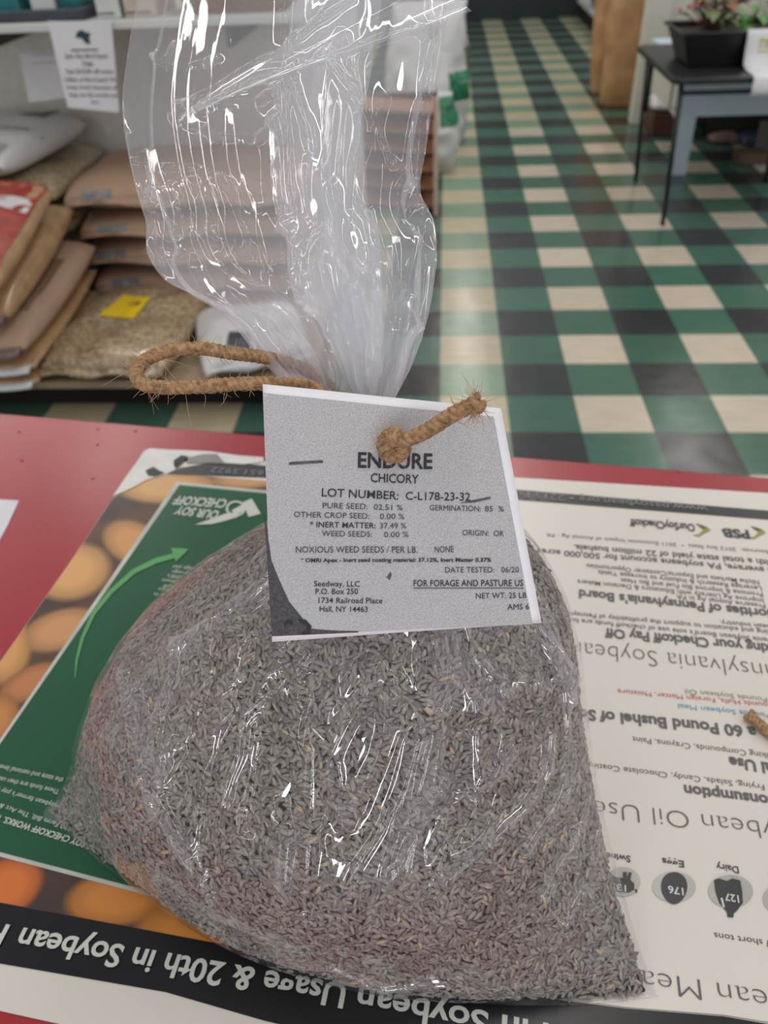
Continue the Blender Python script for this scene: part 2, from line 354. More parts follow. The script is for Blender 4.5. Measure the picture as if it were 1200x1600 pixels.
for panel, rows in (('white_panel', RIGHT), ('green_panel', LEFT), ('black_band', BAND)):
    for body, s, e, cp, off, ink in rows:
        S, E = up_z(*s, DZ_TEXT), up_z(*e, DZ_TEXT)
        mx, my = (s[0]+e[0])/2, (s[1]+e[1])/2
        x = (E-S)/np.linalg.norm(E-S); up = np.array([-x[1], x[0], 0])
        hw = abs(np.dot(at(mx, my+cp, TZ)-at(mx, my, TZ), up))
        letter(bins.setdefault(('dark_band' if ink == 'L' else panel, ink), MB()), body, S, E, hw, up, off)
for (panel, ink), mb in bins.items(): mb.build('lettering', INKS[ink], PARTS[panel])
# printed marks: arrow, logos, livestock icons
mb = MB(); pts = [(119,1062,1.0),(121,1035,3),(130,1000,4.2),(147,962,5.2),(175,927,6),(210,896,6.5),(245,879,7),(278,870,7)]
for (a, b) in zip(pts[:-1], pts[1:]):
    A, B = np.array(a[:2]), np.array(b[:2]); n = np.array([-(B-A)[1], (B-A)[0]]); n = .6*n/np.linalg.norm(n)
    mb.flat([up_z(*(A-n*a[2]), DZ_TEXT), up_z(*(A+n*a[2]), DZ_TEXT), up_z(*(B+n*b[2]), DZ_TEXT), up_z(*(B-n*b[2]), DZ_TEXT)][::-1])
mb.flat([up_z(*p, DZ_TEXT+.00008) for p in ((268,859),(276,881),(296,861))])
mb.build('printed_arrow', M_LGREEN, PARTS['green_panel'])
def px_ellipse(c, rx, ry, n=28): return [(c[0]+rx*math.cos(6.2832*i/n), c[1]+ry*math.sin(6.2832*i/n)) for i in range(n)]
def marks(name, polys, m, dz=DZ_TEXT, panel='white_panel'):
    mb = MB()
    for k_, pl in enumerate(polys):
        P = [up_z(*p, dz+min(k_, 4)*.00004) for p in pl]
        a = sum(P[i][0]*P[(i+1) % len(P)][1]-P[(i+1) % len(P)][0]*P[i][1] for i in range(len(P)))
        mb.flat(P if a > 0 else P[::-1])
    return mb.build(name, m, PARTS[panel])
def ring(c, r0, r1, n=24):
    return [[(c[0]+a*math.cos(t), c[1]+a*0.8*math.sin(t)) for a, t in ((r0, t0), (r1, t0), (r1, t1), (r0, t1))] for t0, t1 in ((6.2832*i/n, 6.2832*(i+1)/n) for i in range(n))]
marks('printed_logo', [[(305,823),(336,812),(352,806),(372,803),(372,811),(352,817),(332,822)], [(380,788),(394,782),(408,806),(389,811)], [(362,801),(384,789),(388,797),(370,808)]]+ring((369,798), 12, 15.5), M_PRWHITE, panel='green_panel')
M_LEAF = pm('leaf_ink', (150, 150, 76), 0.4); M_LEAFD = pm('dark_leaf_ink', (92, 96, 60), 0.4)
for ox, oy in ((1095, 834), (1181, 838)):
    marks('printed_logo', [[(ox-14, oy+5), (ox-4, oy+4), (ox+8, oy-8), (ox+15, oy-2), (ox+4, oy+3), (ox-4, oy+8)]], M_LEAF)
    marks('printed_logo', [[(ox-10, oy-13), (ox+2, oy-10), (ox+10, oy-6), (ox+2, oy-4)]], M_LEAFD, DZ_TEXT+0.0001)
M_SHADE = pm('pale_grey_ink', (186, 184, 180), 0.4); M_ICON = pm('icon_ink', (58, 58, 60), 0.4)
for e_ in (px_ellipse((1052,1389),34,24), px_ellipse((1140,1396),35,26), px_ellipse((972,1381),28,23), px_ellipse((1226,1408),36,26)): marks('icon_disc', [e_], M_SHADE)
egg = [(1052+20.5*math.cos(t)*(1-0.12*math.sin(t)), 1391+25*math.sin(t)) for t in (6.2832*i/28 for i in range(28))]
jug = [(1114,1378),(1122,1376),(1134,1380),(1143,1376),(1155,1379),(1158,1395),(1159,1414),(1150,1426),(1145,1430),(1144,1437),(1135,1436),(1134,1428),(1122,1414),(1116,1396)]
pig = [(950,1368),(962,1374),(972,1375),(972,1366),(979,1366),(978,1374),(982,1366),(986,1367),(984,1378),(990,1384),(990,1393),(982,1398),(966,1397),(950,1390)]
marks('livestock_icon', [egg], M_ICON, DZ_TEXT+0.0002); marks('livestock_icon', [jug], M_ICON, DZ_TEXT+0.0002)
marks('livestock_icon', [pig, [(990,1394),(994,1392),(995,1397),(991,1399),(992,1396)]], M_ICON, DZ_TEXT+0.0002)
for body, s, e, cp in (('176', (1066,1391.5),(1042,1387.5),11), ('127', (1152,1403),(1130,1399),11), ('135', (977,1387),(952,1383),10)):
    mb = MB(); S, E = up_z(*s, DZ_TEXT+0.0004), up_z(*e, DZ_TEXT+0.0004); x = (E-S)/np.linalg.norm(E-S); up = np.array([-x[1], x[0], 0])
    letter(mb, body, S, E, abs(np.dot(at(s[0], s[1]+cp, TZ)-at(*s, TZ), up)), up, 0.02)
    if body == '127': mb.flat([up_z(*p, DZ_TEXT+0.0004) for p in ((1124,1407),(1127,1406),(1131,1421),(1128,1422))][::-1])
    mb.build('icon_number', M_PRWHITE, PARTS['white_panel'])

# sheet of paper and end of twine lying on the counter
mb = MB(); mb.prism([at(*p, TZ)[:2] for p in ((-60,850),(-5,853),(12,822),(30,783),(-60,778))], TZ+0.0002, TZ+0.0008)
tag(mb.build('paper_sheet', pm('copy_paper', (214, 214, 222), 0.6, var=0.02)), 'corner of a white paper sheet on the red counter left of the poster', 'paper')

# ------------------------------------------------------------------ bag of seed: shape
# level: height above counter, left and right outline points in the frame, front and back bulge, corner exponent
LV = [(0.001,(75,1270),(1030,1560),.042,.070,1.00), (.02,(104,1216),(1000,1485),.066,.090,.78), (.04,(126,1140),(967,1390),.088,.105,.62), (.07,(160,1060),(935,1275),.108,.110,.54),
      (.10,(200,985),(917,1160),.118,.110,.50), (.13,(258,935),(909,1055),.106,.100,.50), (.16,(328,890),(888,975),.088,.090,.52), (.18,(392,868),(856,915),.070,.075,.54),
      (.20,(440,830),(800,860),.050,.058,.55), (.23,(482,775),(700,785),.031,.036,.55), (.255,(505,720),(625,722),.019,.022,.52)]
NECK_D = 0.372
TOP = [((510,672),(598,680)), ((482,635),(604,645)), ((444,600),(628,600)), ((408,564),(648,560)), ((343,486),(668,500)), ((290,455),(676,462)), ((254,434),(681,430)), ((228,393),(685,394)), ((226,343),(679,345)),
       ((208,280),(659,300)), ((193,210),(668,230)), ((189,150),(680,150)), ((199,70),(692,80)), ((211,0),(702,0)), ((222,-80),(712,-80)), ((238,-190),(722,-190))]
TOPD = [.372,.371,.371,.372,.376,.379,.382,.386,.391,.397,.404,.410,.417,.424,.430,.436]
def cubic(xs, ys, q):
    """monotone-ish smooth interpolation (Catmull-Rom), ys (n,k)"""
    xs = np.asarray(xs, float); ys = np.asarray(ys, float); q = np.clip(q, xs[0], xs[-1])
    m = np.gradient(ys, xs, axis=0) if ys.ndim == 1 else np.stack([np.gradient(ys[:, k], xs) for k in range(ys.shape[1])], 1)
    i = np.clip(np.searchsorted(xs, q)-1, 0, len(xs)-2); h = xs[i+1]-xs[i]; t = (q-xs[i])/h
    if ys.ndim > 1: h = h[:, None]; t = t[:, None]
    return ys[i]*(2*t**3-3*t**2+1)+ys[i+1]*(-2*t**3+3*t**2)+m[i]*h*(t**3-2*t**2+t)+m[i+1]*h*(t**3-t**2)
BL = np.array([at(*l[1], TZ+l[0]) for l in LV]); BR = np.array([at(*l[2], TZ+l[0]) for l in LV])
BF = np.array([l[3] for l in LV]); BB = np.array([l[4] for l in LV]); BP = np.array([l[5] for l in LV])
_ss = [0]
for i in range(1, len(LV)): _ss.append(_ss[-1]+max(0.02, np.linalg.norm((BL[i]+BR[i])/2-(BL[i-1]+BR[i-1])/2 - (BF[i]-BF[i-1])*np.array([.2,.95,0]))))
_ss = np.array(_ss)/_ss[-1]
def body_rows(q):
    """outline data at rows q in 0..1 (counter to neck)"""
    return (cubic(_ss, BL, q), cubic(_ss, BR, q), np.maximum(cubic(_ss, BF, q), .004), np.maximum(cubic(_ss, BB, q), .004), np.clip(cubic(_ss, BP, q), .45, 1.1))
FRONT = 0.64
def ring_pts(L_, R_, bf, bb, p, u):
    """L_,R_ (m,3); u (n,) -> (m,n,3)"""
    fr = u < FRONT
    a = np.where(fr, u/FRONT, (1-u)/(1-FRONT))           # 0 at left edge, 1 at right edge
    s = (1-np.cos(np.pi*a))/2
    ch = R_-L_; nrm = np.stack([ch[:, 1], -ch[:, 0], 0*ch[:, 0]], 1); nrm /= np.linalg.norm(nrm, axis=1, keepdims=True)
    prof = (np.clip(4*s*(1-s), 0, 1))[None, :]**p[:, None]
    off = np.where(fr[None, :], bf[:, None]*prof, -bb[:, None]*prof)
    return L_[:, None, :]+ch[:, None, :]*s[None, :, None]+nrm[:, None, :]*off[:, :, None]

# ---- seeds: a dark heap underneath and individual seeds laid over its surface
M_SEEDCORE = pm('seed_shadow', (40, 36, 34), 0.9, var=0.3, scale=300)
def seed_mat():
    m, N, L, b = nodes_of('seed_husk')
    at_ = N.new('ShaderNodeAttribute'); at_.attribute_name = 'shade'
    rp = N.new('ShaderNodeValToRGB'); e = rp.color_ramp.elements
    e[0].color = lin((108, 101, 96)); e[1].color = lin((184, 160, 132)); k = e.new(0.5); k.color = lin((138, 130, 124)); k = e.new(0.93); k.color = lin((160, 152, 145))
    L.new(at_.outputs['Fac'], rp.inputs[0]); L.new(rp.outputs[0], b.inputs['Base Color']); b.inputs['Roughness'].default_value = 0.62
    return m
def heap_grid(rows, nu, inset):
    q = np.linspace(0.0, 0.79, rows); L_, R_, bf, bb, p = body_rows(q)
    ch = R_-L_; ln = np.linalg.norm(ch, axis=1, keepdims=True); ins = inset+0.004*(1-np.minimum(q*6, 1))[:, None]*0
    L2 = L_+ch/ln*(inset+.002*np.exp(-q*10)[:, None]); R2 = R_-ch/ln*(inset+.004*np.exp(-q*10)[:, None])
    u = np.arange(nu)/nu
    G = ring_pts(L2, R2, np.maximum(bf-inset, .004), np.maximum(bb-inset, .004), p, u)
    # crown of the heap
    c = G[-1].mean(0)+np.array([0, .004, .012]); cap = [c+(G[-1]-c)*k+np.array([0, 0, .010*(1-k*k)]) for k in (.85, .65, .4, .15)]
    G = np.concatenate([G, np.array(cap)], 0)
    G[..., 2] = np.maximum(G[..., 2], TZ+0.0045)
    return G
def grid_faces(m, n, wrap=True):
    i = np.arange(m-1)[:, None]*n; j = np.arange(n if wrap else n-1)[None, :]; j2 = (j+1) % n
    return np.stack([(i+j), (i+j2), (i+n+j2), (i+n+j)], -1).reshape(-1, 4)
def normals_of(G, wrap=True):
    du = (np.roll(G, -1, 1)-np.roll(G, 1, 1)); dv = np.gradient(G, axis=0)
    n = np.cross(du, dv); return n/(np.linalg.norm(n, axis=-1, keepdims=True)+1e-12)
H = heap_grid(90, 260, 0.0034)
heapn = 0.0022*(vnoise(H.reshape(-1, 3), 28).reshape(H.shape[:2])-.5)
H = H+normals_of(H)*heapn[..., None]
H[..., 2] = np.maximum(H[..., 2], TZ+0.0045)
nb = H.shape[1]
heap_faces = [grid_faces(*H.shape[:2])]
HV = H.reshape(-1, 3)
core_in = H-normals_of(H)*0.0016
core_in[..., 2] = np.maximum(core_in[..., 2], TZ+0.004)
CV = core_in.reshape(-1, 3)
# scatter
quad = heap_faces[0]; a, b, c, d = (HV[quad[:, k]] for k in range(4))
cr = np.cross(c-a, d-b); ar = np.linalg.norm(cr, axis=1)/2; fn = cr/(2*ar[:, None]+1e-12)
front = (quad[:, 0] % nb)/nb < FRONT
w = ar*np.where(front, 1.0, 0.5); NSEED = 260000
fi = RNG.choice(len(quad), NSEED, p=w/w.sum()); r1, r2 = RNG.random((2, NSEED, 1))
pos0 = (a[fi]*(1-r1)+b[fi]*r1)*(1-r2)+(d[fi]*(1-r1)+c[fi]*r1)*r2; # one seed per 2.25 mm cell of the heap's surface, so that they lie beside each other
cell = np.floor(pos0/.00225).astype(np.int64); key = cell[:, 0]*73856093 ^ cell[:, 1]*19349663 ^ cell[:, 2]*83492791
_, keep = np.unique(key, return_index=True); pos = pos0[keep]; fi = fi[keep]; NSEED = len(keep)
nor = fn[fi]
tang = (b-a)[fi]; tang /= np.linalg.norm(tang, axis=1, keepdims=True)+1e-12; bt = np.cross(nor, tang)
# neighbouring seeds settle in similar directions
ang = 6.2832*vnoise(pos, 70)*2+RNG.normal(0, .55, NSEED); tilt = RNG.normal(0, .16, NSEED)
ax = (tang*np.cos(ang)[:, None]+bt*np.sin(ang)[:, None])*np.cos(tilt)[:, None]+nor*np.sin(tilt)[:, None]
sd = np.cross(nor, ax); sd /= np.linalg.norm(sd, axis=1, keepdims=True)+1e-12; upv = np.cross(ax, sd)
ln_ = RNG.normal(.0050, .0008, NSEED).clip(.003, .0078); wd = RNG.normal(.00112, .00018, NSEED).clip(.0007, .0017)
big = RNG.random(NSEED) < .006; ln_[big] *= 1.7
lift = RNG.uniform(-.0015, .0006, NSEED)
prof = [(-.5, .45), (-.12, 1.0), (.25, .95), (.5, .4)]; KS = 5
sv = []
for xx, rr in prof:
    for k in range(KS):
        t = 6.2832*k/KS
        sv.append(ax*(xx*ln_)[:, None]+(sd*math.cos(t)*rr+upv*math.sin(t)*rr*.72)*wd[:, None])
SV = (np.stack(sv, 1)+(pos+nor*lift[:, None])[:, None, :])
SV[..., 2] = np.maximum(SV[..., 2], TZ+0.0035)
nq = len(prof)*KS
qf = np.array([(i*KS+j, i*KS+(j+1) % KS, (i+1)*KS+(j+1) % KS, (i+1)*KS+j) for i in range(len(prof)-1) for j in range(KS)])
pf = np.array([tuple(range(KS-1, -1, -1)), tuple(range((len(prof)-1)*KS, len(prof)*KS))])
base = (np.arange(NSEED)*nq)[:, None, None]
seeds = mesh_np('chicory_seeds', SV.reshape(-1, 3), [(qf[None]+base).reshape(-1, 4), (pf[None]+base).reshape(-1, KS)], seed_mat())
shade = RNG.random(NSEED)**1.0*.92; shade[RNG.random(NSEED) < .012] = 1.0
att = seeds.data.attributes.new('shade', 'FLOAT', 'POINT'); att.data.foreach_set('value', np.repeat(shade, nq).astype(np.float32))
tag(seeds, 'mass of small grey-brown chicory seeds filling the clear plastic bag', 'seeds', kind='stuff')
capf = [tuple((len(CV)-nb)+j for j in range(nb)), tuple(range(nb-1, -1, -1))]
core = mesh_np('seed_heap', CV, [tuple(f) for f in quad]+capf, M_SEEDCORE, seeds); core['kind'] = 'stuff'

# ---- clear film
def film_mat(name, gloss=1.0, bump=.07):
    m, N, L, b = nodes_of(name); N.remove(b); out = N['Material Output']
    tc = N.new('ShaderNodeTexCoord')
    n1 = N.new('ShaderNodeTexNoise'); n1.inputs['Scale'].default_value = 30; n1.inputs['Detail'].default_value = 2; n1.inputs['Distortion'].default_value = .6; L.new(tc.outputs['Object'], n1.inputs['Vector'])
    bp = N.new('ShaderNodeBump'); bp.inputs['Strength'].default_value = bump; bp.inputs['Distance'].default_value = .004; L.new(n1.outputs['Fac'], bp.inputs['Height'])
    lw = N.new('ShaderNodeLayerWeight'); L.new(bp.outputs[0], lw.inputs['Normal']); lw.inputs['Blend'].default_value = .5
    pw = N.new('ShaderNodeMath'); pw.operation = 'POWER'; L.new(lw.outputs['Facing'], pw.inputs[0]); pw.inputs[1].default_value = 4.0
    ma = N.new('ShaderNodeMath'); ma.operation = 'MULTIPLY_ADD'; L.new(pw.outputs[0], ma.inputs[0]); ma.inputs[1].default_value = .42*gloss; ma.inputs[2].default_value = .06*gloss
    gl = N.new('ShaderNodeBsdfGlossy'); gl.inputs['Roughness'].default_value = .035; L.new(bp.outputs[0], gl.inputs['Normal']); gl.inputs['Color'].default_value = (1, 1, 1, 1)
    tr = N.new('ShaderNodeBsdfTransparent'); tr.inputs['Color'].default_value = (.985, .985, .99, 1)
    df = N.new('ShaderNodeBsdfDiffuse'); df.inputs['Color'].default_value = (.86, .87, .92, 1); L.new(bp.outputs[0], df.inputs['Normal'])
    tl = N.new('ShaderNodeBsdfTranslucent'); tl.inputs['Color'].default_value = (.86, .87, .92, 1)
    m1 = N.new('ShaderNodeMixShader'); m1.inputs[0].default_value = .5; L.new(df.outputs[0], m1.inputs[1]); L.new(tl.outputs[0], m1.inputs[2])
    m2 = N.new('ShaderNodeMixShader'); ha = N.new('ShaderNodeAttribute'); ha.attribute_name = 'haze'; L.new(ha.outputs['Fac'], m2.inputs[0]); L.new(tr.outputs[0], m2.inputs[1]); L.new(m1.outputs[0], m2.inputs[2])
    m3 = N.new('ShaderNodeMixShader'); L.new(ma.outputs[0], m3.inputs[0]); L.new(m2.outputs[0], m3.inputs[1]); L.new(gl.outputs[0], m3.inputs[2])
    L.new(m3.outputs[0], out.inputs['Surface'])
    return m
M_FILM = film_mat('clear_film')

NU = 860; u = np.arange(NU)/NU
MBODY, MTOP = 330, 300
qb = np.linspace(0, 1, MBODY); Gb = ring_pts(*body_rows(qb), u)
# cross-section of the loose upper bag: a wide tube whose right half is folded over itself
fold_front = np.array([(0,0),(.06,.010),(.13,.013),(.10,.019),(.2,.022),(.45,.024),(.76,.008),(.80,.010),(.76,.014),(.52,.020),(.495,.023),(.53,.029),(.72,.034),(.90,.026),(.93,.018),(.90,.014),(1,0)], float)
fold_back = np.array([(1,0),(.92,-.012),(.62,-.022),(.58,-.026),(.66,-.03),(.50,-.034),(.30,-.03),(.12,-.018),(0,0)], float)
def resample(P, n, sig, closed=False):
    dl = np.linalg.norm(np.diff(P*np.array([1., 4.]), axis=0), axis=1); s = np.concatenate([[0], np.cumsum(dl)]); s /= s[-1]
    q = np.linspace(0, 1, n); X = np.stack([np.interp(q, s, P[:, 0]), np.interp(q, s, P[:, 1])], 1)
    k = np.exp(-.5*(np.arange(-3*sig, 3*sig+1)/sig)**2); k /= k.sum(); pad = np.pad(X, ((3*sig, 3*sig), (0, 0)), mode='edge')
    return np.stack([np.convolve(pad[:, i], k, 'valid') for i in range(2)], 1)
nf = int((u < FRONT).sum()); CS = np.concatenate([resample(fold_front, nf, 5), resample(fold_back, NU-nf+1, 5)[:-1]], 0)
tt = np.linspace(0, 1, len(TOP)); tq = np.linspace(0, 1, MTOP+1)[1:]
TLp = cubic(tt, np.array([x[0] for x in TOP], float), tq); TRp = cubic(tt, np.array([x[1] for x in TOP], float), tq); TD = cubic(tt, np.array(TOPD), tq)
TL_ = np.array([dep(*p, D) for p, D in zip(TLp, TD)]); TR_ = np.array([dep(*p, D) for p, D in zip(TRp, TD)])
wdt = np.linalg.norm(TR_-TL_, axis=1)
thick = np.clip(wdt/.15, .25, 1.0)[:, None]
toward = np.array([-FW[0], -FW[1], 0]); toward /= np.linalg.norm(toward)
Gfold = TL_[:, None]+(TR_-TL_)[:, None]*CS[None, :, 0:1]+toward*(CS[None, :, 1]*thick)[..., None]
ell = ring_pts(TL_, TR_, .5*wdt, .5*wdt, np.full(MTOP, .5), u)
ell = TL_[:, None]+(ell-TL_[:, None])
wmix = np.clip(tq*15/3.0, 0, 1); wmix = (wmix*wmix*(3-2*wmix))[:, None, None]
# near the neck both sections are gathered flat: scale ellipse depth
e2 = ring_pts(TL_, TR_, np.full(MTOP, .016)+.01*tq, np.full(MTOP, .016)+.01*tq, np.full(MTOP, .5), u)
Gt = e2*(1-wmix)+Gfold*wmix
# neck row itself
G = np.concatenate([Gb, Gt], 0); ROWS = len(G)
# smooth the join down the columns
k = np.exp(-.5*(np.arange(-9, 10)/4.)**2); k /= k.sum()
lo, hi = MBODY-25, MBODY+25
seg = G[lo-9:hi+9].copy(); G[lo:hi] = sum(k[j]*seg[j:j+hi-lo] for j in range(19))
Nn = normals_of(G)
rowd = np.concatenate([[0], np.cumsum(np.linalg.norm(np.diff(G.mean(1), axis=0), axis=1))]); neck_s = rowd[MBODY]
dist = np.abs(rowd-neck_s)                                # distance along the bag from the neck
isTop = np.arange(ROWS) >= MBODY
half = np.linalg.norm(G[:, 0]-G[:, int(NU*FRONT)], axis=1)/2
# pleats gathered by the twine
uu = u*6.2832
def pleat(ph, fr): 
    wv = np.zeros((ROWS, NU))
    for f_, am, p0 in fr:
        wob = .55*np.sin(dist*38+p0*5)[:, None]
        wv += am*(np.abs(((u[None, :]*f_+p0+.06*wob) % 1.0)*2-1)*2-1)
    return wv
PL = pleat(0, [(17, .6, .1), (29, .45, .37), (43, .3, .71)])
amp_top = np.minimum(.0065, .22*half)*np.exp(-(dist/.075)**1.3)+.0001
amp_body = np.minimum(.0055, .2*half)*np.exp(-(dist/.06)**1.2)
amp = np.where(isTop, amp_top, amp_body)
disp = PL*amp[:, None]
P3 = G.reshape(-1, 3)
def ridged(sc, seed): 
    n = vnoise(P3+seed, sc).reshape(ROWS, NU); return (1-np.abs(2*n-1))**2
near_ = np.exp(-(dist/.10)**2)[:, None]
crump = (vnoise(P3+1.3, 8).reshape(ROWS, NU)-.5)*.009+(ridged(21, 4.1)-.4)*(.0005+.0022*near_)
crump_b = (ridged(13, 2.2)-.4)*.0012+(ridged(30, 5.3)-.4)*.0005
# standing folds running down from the neck, each dying out at its own height
fold_h = np.zeros((ROWS, NU))
for kf in range(46):
    u0 = RNG.uniform(.02, .62) if kf < 34 else RNG.uniform(.66, .98); reach = RNG.uniform(.06, .30); hh = RNG.uniform(.0015, .0048); wd_ = RNG.uniform(.0022, .0055); sway = RNG.uniform(-.05, .05); ph_ = RNG.uniform(0, 6)
    uc = u0+sway*(dist/.3)+.006*np.sin(dist*40+ph_)
    fold_h += (hh*np.clip(1-dist/reach, 0, 1)**.6*np.clip(dist/.02, 0, 1))[:, None]*np.exp(-np.abs(u[None, :]-uc[:, None])/wd_)
fold_h[isTop] = 0
disp += fold_h
disp += np.where(isTop[:, None], crump, crump_b)
# sharp creases in the film, each a polyline on the near face
CREASE_TOP = [[(280,180),(340,145),(440,85),(545,5)],[(280,182),(360,150),(450,118),(560,82),(690,40)],[(282,186),(340,170),(400,168),(440,140)],[(300,195),(350,222),(400,224),(440,180)],
 [(445,0),(447,120),(452,250),(462,330)],[(452,120),(470,170),(485,235)],[(690,0),(672,120),(656,300)],[(675,60),(650,160),(640,300)],[(510,90),(560,160),(600,240),(650,320)],[(540,60),(556,150)],[(600,160),(560,260),(552,330)],
 [(205,215),(212,260),(228,330)],[(222,250),(232,240),(245,300),(236,330)],[(255,265),(310,270),(350,285),(400,330)],[(245,300),(300,285),(355,290)],[(280,320),(330,370),(400,410),(440,430)],[(270,330),(300,355),(350,390)],[(320,315),(330,350),(325,370)],
 [(370,315),(385,360),(392,380)],[(395,405),(415,420),(405,400)],[(240,380),(290,385),(250,400)],[(300,370),(360,440),(430,470)],[(420,480),(450,500),(500,560),(520,600)],[(360,440),(420,455),(470,500)],[(480,480),(500,530),(510,580)],[(450,330),(440,390),(452,450),(470,470)],
 [(470,420),(480,380),(510,350),(520,390)],[(500,420),(520,480),(515,520)],[(545,450),(555,500),(550,540)],[(620,470),(640,500),(655,530)],[(600,400),(625,460)],[(660,330),(640,420),(600,560)],[(540,540),(590,570)],[(480,580),(500,600),(510,625)],[(640,340),(668,375),(682,396)],[(300,110),(340,95)],[(248,90),(262,100),(275,75)],
 [(520,300),(530,380),(560,440)],[(575,330),(585,400),(580,470)],[(430,520),(470,545),(500,590)],[(388,505),(430,545),(480,600)],[(560,470),(575,540),(570,600)],[(600,480),(600,540),(588,600)],[(640,470),(622,550),(602,610)]]
CREASE_BODY = [[(405,1000),(375,1100),(330,1220),(318,1300),(312,1400)],[(425,1005),(385,1090),(350,1170),(335,1290),(330,1390)],[(455,1005),(440,1100),(405,1230),(392,1290),(398,1260),(425,1080)],[(505,1005),(492,1150),(484,1280),(478,1420)],
 [(600,1000),(625,1060),(645,1120),(720,1128),(788,1134)],[(680,1000),(735,1070),(785,1133)],[(745,1020),(790,1075),(850,1070),(885,1060)],[(835,980),(890,1060),(880,1095)],[(855,1145),(850,1200),(815,1260),(740,1330),(690,1370)],
 [(800,1170),(770,1215),(730,1245)],[(745,1235),(700,1300),(668,1365),(662,1330),(700,1240)],[(195,1050),(215,1160),(240,1250),(290,1330),(330,1400)],[(225,1070),(300,1000),(380,940),(410,920)],[(290,1005),(275,1060),(250,1120),(240,1190),(228,1140),(215,1075)],
 [(345,1005),(325,1090),(300,1170),(275,1230)],[(270,1160),(252,1225),(262,1190)],[(555,1260),(590,1180),(604,1100)],[(515,1200),(530,1260),(540,1290),(555,1240)],[(630,1280),(680,1235),(700,1220),(690,1265),(640,1283)],[(115,1200),(140,1250)],[(185,1290),(200,1330)],[(430,1380),(445,1300),(440,1390)],[(905,1170),(870,1240),(820,1330)],
 [(912,1230),(890,1320),(850,1400)],[(930,1270),(920,1360),(880,1440)],[(440,1500),(520,1505),(600,1540),(700,1530)],[(480,1180),(470,1300),(452,1400)],[(385,1090),(372,1180),(345,1260)]]
PX = to_px(P3).reshape(ROWS, NU, 2)
isF = (u < FRONT)[None, :]
def crease(lines, rowmask, h, wpx):
    rows_i = np.where(rowmask)[0]; cols = np.where(u < FRONT)[0]
    sub = PX[np.ix_(rows_i, cols)]; acc = np.zeros(sub.shape[:2])
    for pl in lines:
        d2 = np.full(sub.shape[:2], 1e9)
        # wobble the line slightly so that it reads as a crease, not as a rule
        for (x0, y0), (x1, y1) in zip(pl[:-1], pl[1:]):
            mid = ((x0+x1)/2+random.uniform(-3, 3), (y0+y1)/2+random.uniform(-3, 3))
            for (ax_, ay), (bx, by) in (((x0, y0), mid), (mid, (x1, y1))):
                dx, dy = bx-ax_, by-ay; q = np.clip(((sub[..., 0]-ax_)*dx+(sub[..., 1]-ay)*dy)/(dx*dx+dy*dy), 0, 1)
                d2 = np.minimum(d2, (sub[..., 0]-ax_-q*dx)**2+(sub[..., 1]-ay-q*dy)**2)
        hh = h*random.choice((1, 1, .7, -.8))
        acc += hh*np.exp(-np.sqrt(d2)/wpx)
    disp[np.ix_(rows_i, cols)] += acc
crease(CREASE_TOP, isTop, .0050, 6.5)
crease(CREASE_BODY, ~isTop, .0055, 6.5)
# keep the side edges and the foot in place
edge = np.minimum(np.minimum(np.abs(u), np.abs(1-u)), np.abs(u-FRONT)); ew = np.clip(edge/.02, .15, 1)[None, :]
foot = np.clip(rowd/.03, .0, 1)[:, None]
disp = disp*ew*np.where(isTop[:, None], 1, foot)
inset_ok = np.where(isTop[:, None], -1, -.0010)
disp = np.where(isTop[:, None], disp, np.maximum(disp, -.0012))
Gd = G+Nn*disp[..., None]
Gd[..., 2] = np.maximum(Gd[..., 2], TZ+.003)
bag = thing('seed_bag', 'clear plastic bag of chicory seed tied with twine standing on the poster', 'bag', (float(BL[0][0]+BR[0][0])/2, .22, TZ+.0026))
fv = Gd.reshape(-1, 3)
film = mesh_np('plastic_film', fv, [grid_faces(ROWS, NU)], M_FILM, bag)
# cloudiness of the film: strongest where it is gathered and creased
cl_ = vnoise(fv, 16)*.6+vnoise(fv+9, 34)*.4
hz = np.where(np.repeat(isTop, NU), .085+.26*np.exp(-(np.repeat(dist, NU)/.12)**2)+.07*(cl_-.5)+.10*np.tile(np.exp(-((CS[:, 0]-.66)/.16)**2), ROWS), .018+.12*np.exp(-(np.repeat(dist, NU)/.05))+.16*np.clip(cl_-.52, 0, 1))
hz += np.clip(disp.ravel(), 0, .006)*np.where(np.repeat(isTop, NU), 8, 34)
def set_haze(o, val):
    a = o.data.attributes.new('haze', 'FLOAT', 'POINT'); n_ = len(o.data.vertices)
    a.data.foreach_set('value', np.broadcast_to(np.asarray(val, np.float32), (n_,)).copy())
set_haze(film, np.clip(hz, .01, .4))
mesh_np('bag_base', Gd[0][::4], [tuple(range(len(Gd[0][::4])-1, -1, -1))], M_FILM, bag)
# turned-over corner of the bag mouth, and the sealed tips of the bottom seam
ap = (280, 182); upe = [(280,180),(345,135),(440,72),(548,0),(640,-66)]; loe = [(283,186),(390,138),(510,95),(630,56),(737,17)]
rows_f = []
for i in range(41):
    t = i/40
    A = cubic(np.linspace(0, 1, 5), np.array(upe, float), np.array([t]))[0]; B = cubic(np.linspace(0, 1, 5), np.array(loe, float), np.array([t]))[0]
    row = []
    for j in range(25):
        s = j/24; p = A*(1-s)+B*s; row.append(dep(p[0], p[1], .368-.006*t-.014*math.sin(math.pi*s)*t+.004*t*math.cos(9*s)))
    rows_f.append(row)
FG = np.array(rows_f)
set_haze(mesh_np('turned_corner', FG.reshape(-1, 3), [grid_faces(41, 25, False)], M_FILM, bag), .24)
mb = MB(); z = TZ
tip = [at(95,1248,z+.008), at(72,1262,z+.012), at(66,1279,z+.004), at(98,1292,z+.003), at(112,1270,z+.010)]
